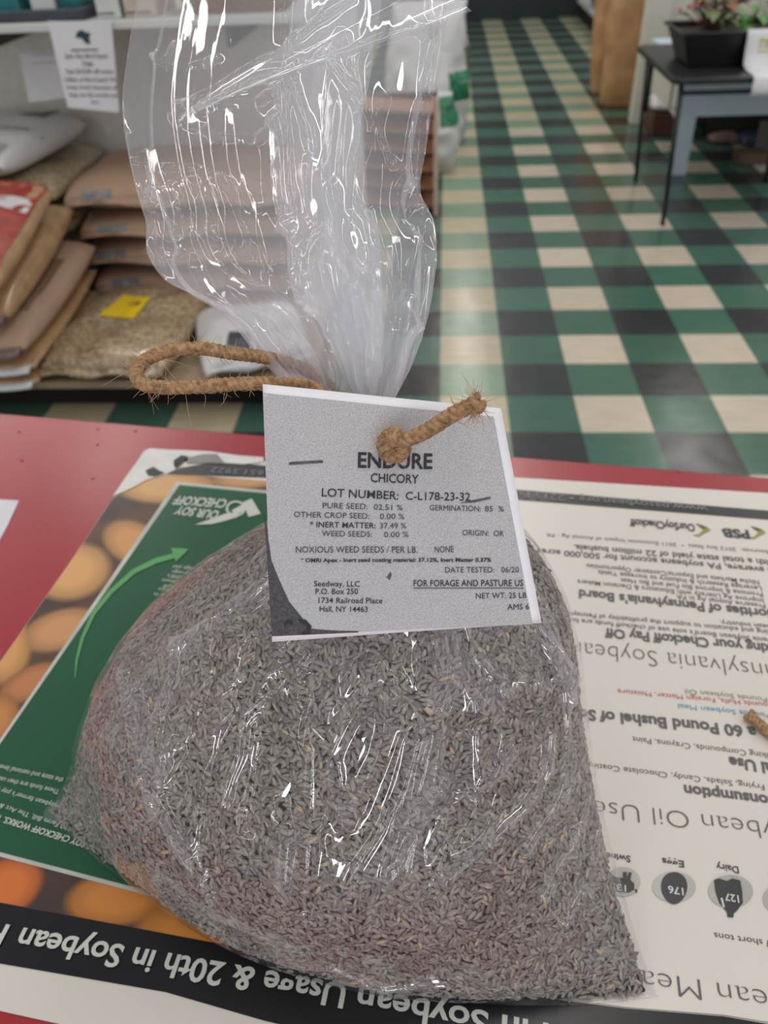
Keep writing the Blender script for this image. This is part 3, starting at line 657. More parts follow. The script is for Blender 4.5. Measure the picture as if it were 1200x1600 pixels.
mb.add(tip, [(0, 1, 2, 4), (2, 3, 4)]); set_haze(mb.build('corner_tip', M_FILM, bag), .1)

# ------------------------------------------------------------------ paper tag
tl, tr, bl = dep(410,600,.330), dep(783,638,.331), dep(425,1003,.338)
tn = np.cross(tr-tl, bl-tl); tn /= np.linalg.norm(tn)
if tn@(EYE-tl) < 0: tn = -tn
def on_tag(px, py, h=0.0):
    v = ray(px, py); t = ((tl-EYE)@tn)/(v@tn); return EYE+v*t+tn*h
br = on_tag(845, 972)
def tag_warp(P):
    """slight fold at the middle and curl of the right side"""
    P = np.asarray(P, float); w = P-tl; ex = (tr-tl); L0 = np.linalg.norm(ex); s = (w@ex)/L0**2; v = (w@(bl-tl))/np.linalg.norm(bl-tl)**2
    h = -.0016*np.exp(-((s-.5)/.16)**2)*np.clip(1-v, 0, 1)+.0035*np.clip(s-.75, 0, 1)*np.clip(v, 0, 1)-.003*np.clip(.15-s, 0, 1)
    return P+tn*np.asarray(h)[..., None]
seed_tag = thing('seed_tag', 'white paper seed tag with grey photocopied print hanging on the tied bag', 'tag', on_tag(612, 690))
def tag_grid(c4, n, h0, h1=None):
    a, b, c, d = (np.asarray(x, float) for x in c4); S = np.linspace(0, 1, n)
    g = np.array([[(a*(1-s)+b*s)*(1-t)+(d*(1-s)+c*s)*t for s in S] for t in S])
    return tag_warp(g.reshape(-1, 3)+tn*h0)
n = 30; top_ = tag_grid((tl, tr, br, bl), n, 0); bot_ = tag_grid((tl, tr, br, bl), n, -.0003)
f = grid_faces(n, n, False); rim = [i for i in range(n)]+[i*n+n-1 for i in range(1, n)]+[n*n-1-i for i in range(1, n)]+[(n-1-i)*n for i in range(1, n-1)]
mesh_np('paper', np.concatenate([top_, bot_]), [tuple(x)[::-1] for x in f]+[tuple(x+n*n) for x in f]+[(rim[i], rim[(i+1) % len(rim)], rim[(i+1) % len(rim)]+n*n, rim[i]+n*n) for i in range(len(rim))], pm('tag_paper', (232, 231, 236), 0.75, var=0.02, scale=200), seed_tag)
def copy_mat():
    m, N, L, b = nodes_of('photocopy_grey')
    tc = N.new('ShaderNodeTexCoord'); nz = N.new('ShaderNodeTexNoise'); nz.inputs['Scale'].default_value = 2600; nz.inputs['Detail'].default_value = 3; L.new(tc.outputs['Object'], nz.inputs['Vector'])
    rp = N.new('ShaderNodeValToRGB'); rp.color_ramp.elements[0].position = .36; rp.color_ramp.elements[1].position = .6; rp.color_ramp.elements[0].color = lin((156, 154, 157)); rp.color_ramp.elements[1].color = lin((194, 191, 194))
    L.new(nz.outputs['Fac'], rp.inputs[0]); n2 = N.new('ShaderNodeTexNoise'); n2.inputs['Scale'].default_value = 30; L.new(tc.outputs['Object'], n2.inputs['Vector'])
    hs = N.new('ShaderNodeHueSaturation'); L.new(rp.outputs[0], hs.inputs['Color']); mr = N.new('ShaderNodeMapRange'); mr.inputs[3].default_value = .93; mr.inputs[4].default_value = 1.06; L.new(n2.outputs['Fac'], mr.inputs[0]); L.new(mr.outputs[0], hs.inputs['Value'])
    L.new(hs.outputs[0], b.inputs['Base Color']); b.inputs['Roughness'].default_value = .8
    return m
M_COPY = copy_mat()
c4 = (on_tag(411,614), on_tag(771,651), on_tag(831,974), on_tag(425,994)); g = tag_grid(c4, n, .00022)
field = mesh_np('printed_field', g, [tuple(x)[::-1] for x in f], M_COPY, seed_tag)
def tag_poly(name, pts, m, h):
    mb = MB(); P = tag_warp(np.array([on_tag(*p) for p in pts])+tn*h)
    nn = sum(np.cross(P[i]-P[0], P[i+1]-P[0]) for i in range(1, len(P)-1))
    mb.flat(P if nn@tn > 0 else P[::-1]); return mb.build(name, m, field)
M_COPYD = pm('photocopy_dark', (88, 86, 90), .85, var=.3, scale=900, rgb2=(58, 57, 60)); M_TONER = pm('toner', (44, 44, 50), .7, var=.2, scale=500); M_TONERL = pm('worn_toner', (92, 92, 98), .7, var=.25, scale=600)
tag_poly('dark_copy_corner', [(413,800),(415,845),(424,875),(436,905),(452,940),(470,962),(484,982),(520,985),(560,986),(560,988),(425,994)], M_COPYD, .0004)
for pts in ([(443,972),(450,967),(457,969),(458,975),(450,974),(446,980)], [(466,966),(478,968),(487,978),(484,990),(474,992),(470,988),(479,984),(478,976),(468,972)], [(604,902),(610,893),(612,898),(609,906)], [(451,726),(453,722),(504,719),(505,723),(460,726)], [(717,786),(740,781),(766,776),(766,779),(740,785)]):
    tag_poly('toner_mark', pts, M_TONER if pts[0][0] < 480 and pts[0][1] > 900 else M_TONERL, .0006)
c6 = lambda x, y: (400+x*.38333, 580+y*.38333)
TAGT = [('ENDURE',(415,392),(718,398),60,.022,0),('CHICORY',(467,452),(662,458),35,.008,0),('LOT NUMBER:',(268,510),(580,524),33,.005,0),('C-L178-23-32',(610,524),(872,528),32,.005,0),
 ('PURE SEED:',(272,558),(455,563),22,.0,1),('02.51 %',(480,565),(597,567),22,.0,1),('GERMINATION:',(707,567),(915,571),22,.0,1),('85  %',(932,571),(1008,572),22,.0,1),('OTHER CROP SEED:',(155,594),(462,602),22,.0,1),('0.00 %',(505,603),(605,603),22,.0,1),
 ('* INERT MATTER:',(220,635),(487,641),22,.008,0),('37.49 %',(505,641),(612,641),22,.0,1),('WEED SEEDS:',(268,672),(472,676),22,.0,1),('0.00 %',(522,677),(622,676),22,.0,2),('ORIGIN:  OR',(840,668),(1008,672),22,.0,1),
 ('NOXIOUS WEED SEEDS / PER LB.',(163,739),(658,740),25,.0,1),('NONE',(728,739),(805,737),25,.0,1),('* OMRI Apex - Inert seed coating material: 37.12%, Inert Matter 0.37%',(182,778),(957,775),15,.025,0),
 ('DATE TESTED:   06/20',(770,820),(1068,818),22,.0,1),('FOR FORAGE AND PASTURE US',(642,876),(1086,873),25,.005,0),('NET WT: 25 LB',(895,925),(1099,921),22,.0,0),('AMS 6',(1022,969),(1110,967),22,.0,0),
 ('Seedway, LLC',(237,876),(423,878),22,.005,0),('P.O. Box 250',(243,908),(416,908),22,.005,0),('1734 Railroad Place',(255,944),(515,946),22,.005,0),('Hall, NY 14463',(260,979),(455,981),22,.005,0)]
tb = [MB(), MB(), MB()]
for body, s, e, cp, off, ink in TAGT:
    s, e = c6(*s), c6(*e); S, E = on_tag(*s, .0007), on_tag(*e, .0007); x = (E-S)/np.linalg.norm(E-S); up = np.cross(tn, x)
    hw = abs(np.dot(on_tag(s[0], s[1]-cp*.3833)-on_tag(*s), up)); letter(tb[ink], body, S, E, hw, up, off, tag_warp)
for y0 in (884,):                                    # rule under the last line
    P = tag_warp(np.array([on_tag(*c6(*p)) for p in ((642,882),(1088,880),(1088,883),(642,885))])+tn*.0007); tb[1].flat(P[::-1])
tb[0].build('lettering', M_TONER, field); tb[1].build('lettering', pm('grey_toner', (74, 74, 80), .7, var=.25, scale=700), field); tb[2].build('lettering', M_TONERL, field)

# ------------------------------------------------------------------ jute twine
M_JUTE = pm('jute', (186, 148, 110), .85, var=.22, scale=400, rgb2=(126, 94, 64), bump=.3)
M_FUZZ = pm('jute_fibre', (196, 160, 120), .85, var=.1, scale=200)
def smooth_path(P, n):
    P = np.asarray(P, float); s = np.concatenate([[0], np.cumsum(np.linalg.norm(np.diff(P, axis=0), axis=1))]); q = np.linspace(0, s[-1], n)
    return np.stack([cubic(s, P[:, k], q) for k in range(3)], 1)
def rope(mb, path, rad, n, pitch=.0085, strands=3, fray=0):
    C = smooth_path(path, n); T = np.gradient(C, axis=0); T /= np.linalg.norm(T, axis=1, keepdims=True)
    u_ = np.cross(T[0], [0.3, .2, 1]); u_ /= np.linalg.norm(u_); U = []
    for t in T: u_ = u_-t*(u_@t); u_ /= np.linalg.norm(u_); U.append(u_)
    U = np.array(U); W = np.cross(T, U); s = np.concatenate([[0], np.cumsum(np.linalg.norm(np.diff(C, axis=0), axis=1))])
    for k in range(strands):
        a = 6.2832*(s/pitch+k/strands); off = rad*.52*np.ones(n)
        if fray: off[:fray] *= np.linspace(1.9, 1, fray)
        pts = C+(U*np.cos(a)[:, None]+W*np.sin(a)[:, None])*off[:, None]
        rr = np.full(n, rad*.56)*(1+.10*np.sin(s*900+k*2)); rr[0] *= .5; rr[-1] *= .5
        mb.tube(pts, rr, 7)
    return C, U, W, s
def fuzz(mb, C, U, W, count, lmin, lmax, rad, down=0.0, r=.00013):
    for _ in range(count):
        i = random.randrange(len(C)); a = random.uniform(0, 6.283); d = U[i]*math.cos(a)+W[i]*math.sin(a)
        p = C[i]+d*rad*.9; L_ = random.uniform(lmin, lmax); v = d+np.array([random.gauss(0, .7) for _ in range(3)]); v /= np.linalg.norm(v)
        cu = np.array([random.gauss(0, .6), random.gauss(0, .6), random.gauss(-down, .4)]); pts = [p+v*L_*t+cu*L_*t*t*.5 for t in (0, .33, .66, 1)]
        mb.tube(pts, [r, r, r*.8, r*.4], 3, False)
twine = thing('jute_twine', 'brown jute twine tying the bag neck, looped at left and knotted through the tag', 'twine', dep(520, 650, .37))
RR = .0031
core_mb, fz = MB(), MB()
def dp(l): return [dep(*p) for p in l]
loop = dp([(560,668,.352),(520,640,.350),(488,606,.352),(440,600,.352),(380,600,.351),(300,604,.349),(245,605,.348),(220,598,.350),(214,582,.354),(228,562,.359),(258,549,.362),(310,545,.364),(360,551,.366),(410,558,.368),(450,568,.372),(500,590,.378),(540,630,.384)])
d1 = rope(core_mb, loop, RR, 330)
fuzz(fz, *d1[:3], 240, .002, .007, RR); fuzz(fz, *[x[120:210] for x in d1[:3]], 26, .008, .017, RR, .5)
nc = G[MBODY].mean(0)
wrap = [nc+np.array([.021*math.cos(a)*1.15, .017*math.sin(a), .002*a]) for a in np.linspace(0, 12.2, 60)]
d2 = rope(core_mb, wrap, RR, 320); fuzz(fz, *d2[:3], 60, .002, .006, RR)
tailp = dp([(752,628,.302),(735,634,.304),(710,646,.307),(680,666,.311),(652,680,.315),(630,686,.318)])
tailp += [on_tag(x, y, h) for x, y, h in ((612,678,.0085),(600,690,.006),(602,706,.0045),(618,712,.006),(630,700,.009),(622,688,.011),(607,690,.0095),(603,700,.008),(612,706,.004),(616,694,.001),(616,688,-.004),(606,680,-.012))]
d3 = rope(core_mb, tailp, RR, 260, fray=14); fuzz(fz, *d3[:3], 150, .002, .006, RR); fuzz(fz, *[x[:16] for x in d3[:3]], 90, .003, .008, RR*1.2)
cord = core_mb.build('cord', M_JUTE, twine, smooth=True); fz.build('loose_fibres', M_FUZZ, cord, smooth=True)
scrap = thing('twine_scrap', 'frayed brown twine end lying on the white part of the poster', 'twine', at(1185, 1130, TZ))
a_, b_ = MB(), MB()
d4 = rope(a_, [at(x, y, TZ+.0062) for x, y in ((1170,1116),(1184,1128),(1204,1146),(1240,1160),(1280,1165))], .0035, 90, fray=10); fuzz(b_, *d4[:3], 60, .002, .006, .003)
cord = a_.build('cord', M_JUTE, scrap, smooth=True); b_.build('loose_fibres', M_FUZZ, cord, smooth=True)
# ------------------------------------------------------------------ stock on the low platform at left
def pillow_grid(lx, ly, h, nu=34, nv=40, sag=.25, lump=.012, seed=0.0, pw=4.2):
    U, Vv = np.meshgrid(np.sin(np.linspace(-1, 1, nu)*np.pi/2), np.sin(np.linspace(-1, 1, nv)*np.pi/2))
    prof = np.clip((1-np.abs(U)**pw)*(1-np.abs(Vv)**pw), 0, 1)**.36
    X = U*lx/2*(1-.045*Vv**2); Y = Vv*ly/2*(1-.045*U**2)
    P = np.stack([X, Y, 0*X], -1); nz = vnoise(P.reshape(-1, 3)+seed+50, 9).reshape(X.shape)-.5
    top = h*.42+prof*h*.58+nz*lump*2*prof; bot = h*.42-prof*h*.42
    top = np.minimum(top, top*(h*.985/top.max())) if top.max() > h*.985 else top
    return X, Y, top, bot
def pillow_part(name, m, parent, loc, lx, ly, h, rz=0, tilt=(0, 0), **k):
    X, Y, t, b = pillow_grid(lx, ly, h, **k); nv, nu = X.shape
    V = np.concatenate([np.stack([X, Y, t], -1).reshape(-1, 3), np.stack([X, Y, b], -1).reshape(-1, 3)]); f = grid_faces(nv, nu, False); n = nu*nv
    return place(mesh_np(name, V, [f, f[:, ::-1]+n], m, None), parent, loc, rz, tilt)
def place(o, parent, loc, rz=0, tilt=(0, 0)):
    R = Matrix.Rotation(rz, 4, 'Z') @ Matrix.Rotation(tilt[0], 4, 'X') @ Matrix.Rotation(tilt[1], 4, 'Y')
    o.data.transform(Matrix.Translation(Vector(map(float, loc))) @ R)
    if parent is not None:
        o.parent = parent; o.matrix_parent_inverse = Matrix.Translation(-parent.location)
    return o
def pillow_bag(name, label, cat, m, loc, lx, ly, h, rz=0, tilt=(0, 0), group=None, seam=None, patches=(), **k):
    """filled bag lying down: body, flat sealed ends, printed patches following its top"""
    t = thing(name, label, cat, loc, group)
    pillow_part('body', m, t, loc, lx, ly, h, rz, tilt, **k)
    for s in (-1, 1):
        V = []; n = 14
        for i in range(n):
            a = i/(n-1)*2-1
            for w, dz in ((.455, .42), (.50, .40+.06*math.sin(9*a+s)), (.525, .30+.08*math.sin(7*a))): V.append((a*lx/2*.93, s*ly*w, h*dz))
        F = [(i*3+j, (i+1)*3+j, (i+1)*3+j+1, i*3+j+1) for i in range(n-1) for j in range(2)]
        o = place(mesh_np('sealed_end', V, F, seam or m), t, loc, rz, tilt); sd_ = o.modifiers.new('thick', 'SOLIDIFY'); sd_.thickness = .004
    X, Y, T, B = pillow_grid(lx, ly, h, **k)
    for pname, poly_, pmat in patches:                 # patch given in the bag's own u,v (-1..1), draped on the top
        n = 10; a, b, c, d = (np.array(q, float) for q in poly_); pts = []
        for i in range(n):
            for j in range(n):
                s, q = i/(n-1), j/(n-1); p = (a*(1-s)+b*s)*(1-q)+(d*(1-s)+c*s)*q; x, y = p[0]*lx/2, p[1]*ly/2
                kk = np.argmin((X-x)**2+(Y-y)**2); pts.append((x, y, T.ravel()[kk]+.004))
        place(mesh_np(pname, pts, [f for f in grid_faces(n, n, False)][:0] or [tuple(f) for f in grid_faces(n, n, False)], pmat), t, loc, rz, tilt)
    return t
M_GRAIN = pm('bird_seed_in_film', (206, 184, 150), .2, var=.3, scale=75, rgb2=(104, 82, 58), bump=.5, bscale=60, coat=.7)
M_GRAIN2 = pm('pale_bird_seed_in_film', (214, 196, 160), .2, var=.3, scale=90, rgb2=(120, 100, 70), bump=.5, bscale=60, coat=.7)
M_TAN = pm('tan_paper', (178, 147, 124), .6, var=.06, scale=8, bump=.25, bscale=14)
M_KRAFT = pm('kraft_paper', (188, 144, 100), .55, var=.12, scale=7, bump=1.0, bscale=7)
M_TANF = pm('tan_film', (190, 152, 112), .22, var=.15, scale=18, bump=.5, bscale=40, coat=.6)
M_WFILM = pm('white_film', (214, 214, 216), .3, var=.05, scale=10, bump=.3, bscale=20, coat=.4)
M_GREYP = pm('grey_print', (132, 132, 134), .35); M_REDP = pm('red_print', (176, 62, 52), .3, var=.2, scale=25, coat=.6); M_GRNP = pm('green_print', (48, 92, 58), .3, var=.3, scale=25, coat=.6)
M_YEL = pm('yellow_label', (232, 196, 26), .5, var=.05); M_DARKP = pm('dark_print', (78, 66, 60), .5, var=.2, scale=50); M_PLUM = pm('plum_film', (126, 104, 104), .3, var=.1)
M_PALLET = pm('pallet_board', (176, 156, 130), .6, var=.12, scale=6, stretch=(1, 8, 1))
mb = MB(); plat = thing('platform', 'low wooden platform under the stacked bags of bird seed', 'platform', (-1.6, 2.95, 0))
mb.box((-2.9, 2.27, .112), (-.42, 3.66, .138)).build('top_board', M_PALLET, plat)
MB().box((-2.9, 2.36, 0), (-.42, 2.38, .112)).build('gap_shade', pm('gap_black', (26, 22, 20), .8), plat)  # black sheet that paints the shade in the gap beneath the platform
for y in (2.52, 3.1, 3.56): MB().box((-2.9, y, 0), (-.42, y+.09, .112)).build('runner', pm('dark_board', (60, 46, 36), .8), plat)
# flat clear bag in front with yellow label
pillow_bag('bird_seed_bag', 'flat clear bag of mixed bird seed with a yellow label at the platform front', 'bag of bird seed', M_GRAIN, (-1.105, 2.56, .139), .45, .62, .12, rz=-.03, lump=.01, seed=3,
           patches=[('yellow_label', ((-.40, -.12), (.14, -.12), (.16, .46), (-.30, .46)), M_YEL), ('bird_picture', ((-.12, .22), (.06, .22), (.06, .36), (-.10, .36)), M_DARKP)])
tb_ = MB()
# left stack of brown bags
for i, (z, hh, m, lab, px_, rz) in enumerate(((.139, .07, M_TANF, 'lowest brown bag of the front left stack with pale sealed end', -1.63, .03), (.208, .07, M_TANF, 'second brown bag from the bottom of the front left stack', -1.63, .05),
        (.274, .125, M_TAN, 'tan paper bag third from the bottom of the front left stack', -1.615, .0), (.392, .135, M_TANF, 'tan plastic bag with dark lettering just under the red and green printed bag', -1.65, .04))):
    pillow_bag('feed_bag', lab, 'bag of feed', m, (px_, 2.56, z), .62, .74, hh, rz=rz, seed=i*2.3, tilt=(.045*i, 0), group='brown feed bags', seam=(M_WFILM if i < 2 else M_PLUM),
               patches=[('lettering_block', ((.70, -.55), (.86, -.55), (.86, .4), (.70, .4)), pm('faint_print', (140, 112, 90), .6, var=.2, scale=60))] if i >= 2 else ())
pillow_bag('feed_bag', 'shiny bag printed red and green on top of the front left stack', 'bag of feed', M_TANF, (-1.60, 2.44, .535), .56, .70, .10, rz=.08, tilt=(.14, .06), seed=8, group='brown feed bags', seam=M_WFILM,
           patches=[('red_print', ((-.7, -.9), (.93, -.9), (.93, .9), (-.7, .9)), M_REDP), ('green_leaf_print', ((.02, -.72), (.62, -.55), (.66, .0), (.1, -.05)), M_GRNP), ('white_streak', ((.2, .35), (.9, .25), (.9, .5), (.2, .6)), M_WFILM)])  # last patch: white streak laid over the red
# tan paper stack behind
for i, (z, hh, lab) in enumerate(((.139, .115, 'bottom tan paper bag of the four-high stack behind the clear bag'), (.247, .115, 'tan paper bag second from the bottom of the stack behind the clear bag'),
        (.355, .115, 'tan paper bag third from the bottom of the stack behind the clear bag'), (.463, .13, 'top tan paper bag of the stack behind the clear bag'))):
    pillow_bag('paper_bag', lab, 'paper bag', M_TAN, (-.955+.012*(-1)**i, 3.24, z), .93, .60, hh, rz=.015*(-1)**i, seed=i*3.1+1, group='tan paper bags', lump=.014, pw=4,
               patches=[('lettering_block', ((-.8, -.995), (-.55, -.995), (-.55, -.93), (-.8, -.93)), M_GREYP)])
# back left stack: clear seed bags with a white bag on top
for i, (z, lab) in enumerate(((.139, 'bottom clear bird seed bag of the back left stack'), (.252, 'clear bird seed bag second from the bottom of the back left stack'), (.365, 'clear bird seed bag third from the bottom of the back left stack'), (.478, 'clear bird seed bag directly under the white bag'))):
    pillow_bag('bird_seed_bag', lab, 'bag of bird seed', (M_GRAIN, M_GRAIN2)[i % 2], (-1.79+.02*(-1)**i, 3.27, z), .72, .70, .12, rz=.02*i, seed=i*1.7+5, group='clear bags of bird seed', lump=.014)
w_bag = pillow_bag('seed_sack', 'white plastic sack with grey band on top of the back left stack', 'sack', M_WFILM, (-1.80, 3.24, .592), .56, .66, .145, rz=-.12, seed=4, lump=.012,
           patches=[('grey_band', ((-.95, -.12), (.985, -.12), (.985, -.06), (-.95, -.06)), M_GREYP), ('red_print', ((.05, -.42), (.42, -.42), (.42, -.3), (.05, -.3)), M_REDP), ('dark_picture', ((.35, .35), (.75, .35), (.75, .75), (.35, .75)), pm('slate_print', (92, 112, 118), .4)), ('grey_print', ((.0, -.97), (.85, -.97), (.85, -.62), (.0, -.62)), pm('pale_grey_print', (168, 166, 166), .4))])
# crumpled white bag behind the film
cg = pillow_grid(.36, .42, .16, lump=.05, seed=9); 
pillow_bag('crumpled_bag', 'crumpled white plastic bag beside the clear bag at the platform front', 'bag', M_WFILM, (-.66, 2.50, .139), .38, .42, .12, rz=.3, seed=9, lump=.045,
           patches=[('dark_print', ((-.5, -.75), (-.1, -.8), (-.05, -.45), (-.4, -.4)), pm('slate_dark', (70, 72, 84), .4)), ('cream_print', ((-.95, -.6), (-.6, -.8), (-.55, -.5), (-.9, -.3)), M_CREAM)])

# ------------------------------------------------------------------ shelf above with signs and goods
sh = thing('wall_shelf', 'white wall shelf above the stacked bags of seed', 'shelf', (-1.6, 3.3, 1.055))
MB().box((-3.0, 3.0, 1.052), (-.44, 3.72, 1.078)).build('board', M_WHITE, sh, bevel=.004)
M_STEEL = pm('grey_steel', (96, 96, 98), .4, metal=.6)
for x in (-1.63, -.72): MB().prism([(x-.008, 3.02), (x+.008, 3.02), (x+.008, 3.71), (x-.008, 3.71)], .985, 1.052).build('bracket', M_STEEL, sh)
structure(MB().box((-3.4, 3.69, .3), (-.44, 3.719, 1.05)).build('trim_1', pm('pegboard', (226, 220, 214), .5, var=.06, scale=50)))
M_PAPER = pm('sign_paper', (216, 216, 220), .7, var=.02); M_NAVY = pm('navy_ink', (38, 58, 76), .6, var=.2, scale=60); M_SIGNINK = pm('sign_ink', (84, 82, 84), .6)
def hang(px, py, y): return aty(px, py, y)
sg = thing('paper_sign', 'white paper sign with bird emblem hanging from the shelf edge', 'sign', hang(130, 35, 2.985))
sc_ = [hang(74, 33, 2.985), hang(174, 33, 2.985), hang(186, 176, 2.975), hang(106, 168, 2.975)]
mb = MB(); mb.hexa([p+np.array([0, .001, 0]) for p in sc_], sc_); sgs = mb.build('sheet', M_PAPER, sg)
mb = MB(); L_ = lambda px, py: hang(px, py, 2.985-.01*(py-33)/140-.0012)
for body, s, e, cp, off in (('Join the Bird Seed', (102, 91), (168, 91), 6.5, .01), ('Club', (129, 103), (146, 103), 6.5, .02), ('Get $10.00 off every', (104, 115), (178, 115), 6.5, .01), ('100lbs of Bird Seed! We', (102, 128), (184, 128), 6.5, .005),
        ('keep track because of', (105, 139), (184, 140), 6.5, .005), ('bags are the words out', (109, 151), (184, 152), 6.5, .005), ('too.', (143, 162), (156, 162), 6, .005)):
    S, E = L_(*s), L_(*e); letter(mb, body, S, E, cp/F_PX*2.6, (0, 0, 1), off)
mb.build('lettering', M_SIGNINK, sgs)
mb = MB(); mb.flat([L_(*p) for p in ((111, 80), (153, 79), (153, 76.5), (111, 77.5))]); mb.build('rule', M_NAVY, sgs)
bird = [(118,58),(120,50),(126,47),(131,48),(134,51),(139,50),(141,55),(139,60),(141,66),(142,69),(134,68),(131,64),(126,59),(121,60)]
mb = MB(); mb.flat([L_(*p) for p in bird][::-1]); mb.build('bird_emblem', M_NAVY, sgs)
mb = MB(); p4 = [hang(30, 84, 3.3), hang(92, 82, 3.3), hang(108, 152, 3.28), hang(45, 160, 3.28)]; mb.hexa([p+np.array([0, .001, 0]) for p in p4], p4)
s2 = thing('paper_sign', 'plain pale paper sheet hanging behind the sign with the bird emblem', 'sign', p4[0]); s2s = mb.build('sheet', M_PAPER, s2)
mb = MB()
for k, y in enumerate((88, 100, 112, 124, 136)): letter(mb, 'bird seed club price', hang(50+k*2, y, 3.297-.002*k), hang(86+k*2, y-1, 3.297-.002*k), .009, (0, 0, 1))
mb.build('lettering', pm('faint_ink', (176, 174, 174), .6), s2s)
# goods on the shelf
ty = 3.03
tr_ = thing('display_tray', 'dark grey display tray holding teal packets on the wall shelf', 'tray', (-1.40, 3.2, 1.079)); M_SLATE = pm('slate_plastic', (62, 66, 76), .55, var=.15, scale=20)
mb = MB(); x0, x1, y0, y1 = -1.70, -1.20, 3.03, 3.42; z0, z1 = 1.079, 1.112
mb.box((x0+.02, y0+.02, z0), (x1-.02, y1-.02, z0+.008)); mb.build('base', M_SLATE, tr_)
mb = MB()
for a, b in (((x0, y0), (x1, y0+.03)), ((x0, y1-.03), (x1, y1)), ((x0, y0+.03), (x0+.03, y1-.03)), ((x1-.03, y0+.03), (x1, y1-.03))): mb.box((a[0], a[1], z0), (b[0], b[1], z1))
mb.build('rim', M_SLATE, tr_, bevel=.006)
M_TEAL = pm('teal_packet', (36, 120, 126), .35, var=.3, scale=12)
for k, x in enumerate((-1.61, -1.49, -1.37, -1.275)):
    o = MB().box((x-.045, 3.10+.01*k, 1.09), (x+.04, 3.34, 1.20+.012*(k % 2))).build('seed_packet', (M_TEAL, M_TEAL, M_WHITE, M_TEAL)[k], None, bevel=.008)
    tag(o, ('leftmost teal packet in the dark tray', 'teal packet second from the left in the dark tray', 'white packet between teal ones in the dark tray', 'rightmost teal packet in the dark tray')[k], 'packet', 'packets in the tray')
def carton(label, lo, hi, m):
    t = thing('carton', label, 'box', ((lo[0]+hi[0])/2, (lo[1]+hi[1])/2, lo[2]), 'cartons on the shelf')
    MB().box(lo, hi).build('body', m, t, bevel=.003); MB().box((lo[0]+.004, lo[1]-.0008, lo[2]+.01), (hi[0]-.02, lo[1]-.0002, lo[2]+.016)).build('printed_line', M_SIGNINK, t)
carton('white carton right of the dark tray on the shelf', (-1.165, 3.06, 1.079), (-1.085, 3.3, 1.24), M_WHITE)
carton('beige carton right of the white carton on the shelf', (-1.07, 3.06, 1.079), (-.96, 3.3, 1.26), pm('beige_card', (200, 184, 168), .6))
t = thing('basket', 'low brown basket on the shelf seen through the clear bag', 'basket', (-.70, 3.22, 1.079)); M_WICK = pm('wicker', (150, 112, 92), .7, var=.3, scale=60, stretch=(1, 1, 6))
mb = MB(); q = [(-.86, 3.08), (-.53, 3.08), (-.53, 3.36), (-.86, 3.36)]; q2 = [(-.88, 3.06), (-.51, 3.06), (-.51, 3.38), (-.88, 3.38)]
mb.hexa([(*p, 1.079) for p in q], [(*p, 1.15) for p in q2]); mb.build('body', M_WICK, t); MB().prism(q2, 1.151, 1.166).build('rim', M_WICK, t)

# ------------------------------------------------------------------ rack and white sacks at the end of the shelves
rk = thing('wooden_rack', 'dark brown slatted wooden rack with pale front post behind the clear bag', 'rack', (-.22, 4.4, 0))
M_DBROWN = pm('dark_wood', (92, 50, 32), .5, var=.2, scale=10, stretch=(1, 1, 6)); M_PALEW = pm('pale_wood', (206, 182, 164), .5, var=.08)
MB().box((-.46, 4.42, .0), (-.035, 4.45, .56)).build('back_panel', M_DBROWN, rk)
for x in (-.05, -.46): MB().box((x, 4.27, 0), (x+.022, 4.30, .56)).build('post', M_PALEW, rk)
for k in range(6):
    z = .06+.09*k
    MB().hexa([(-.44, 4.295, z), (-.05, 4.295, z-.03), (-.05, 4.41, z+.0), (-.44, 4.41, z+.03)], [(-.44, 4.295, z+.016), (-.05, 4.295, z-.014), (-.05, 4.41, z+.016), (-.44, 4.41, z+.046)]).build('slat', pm('slat_wood', (150, 104, 76), .5, var=.1), rk)
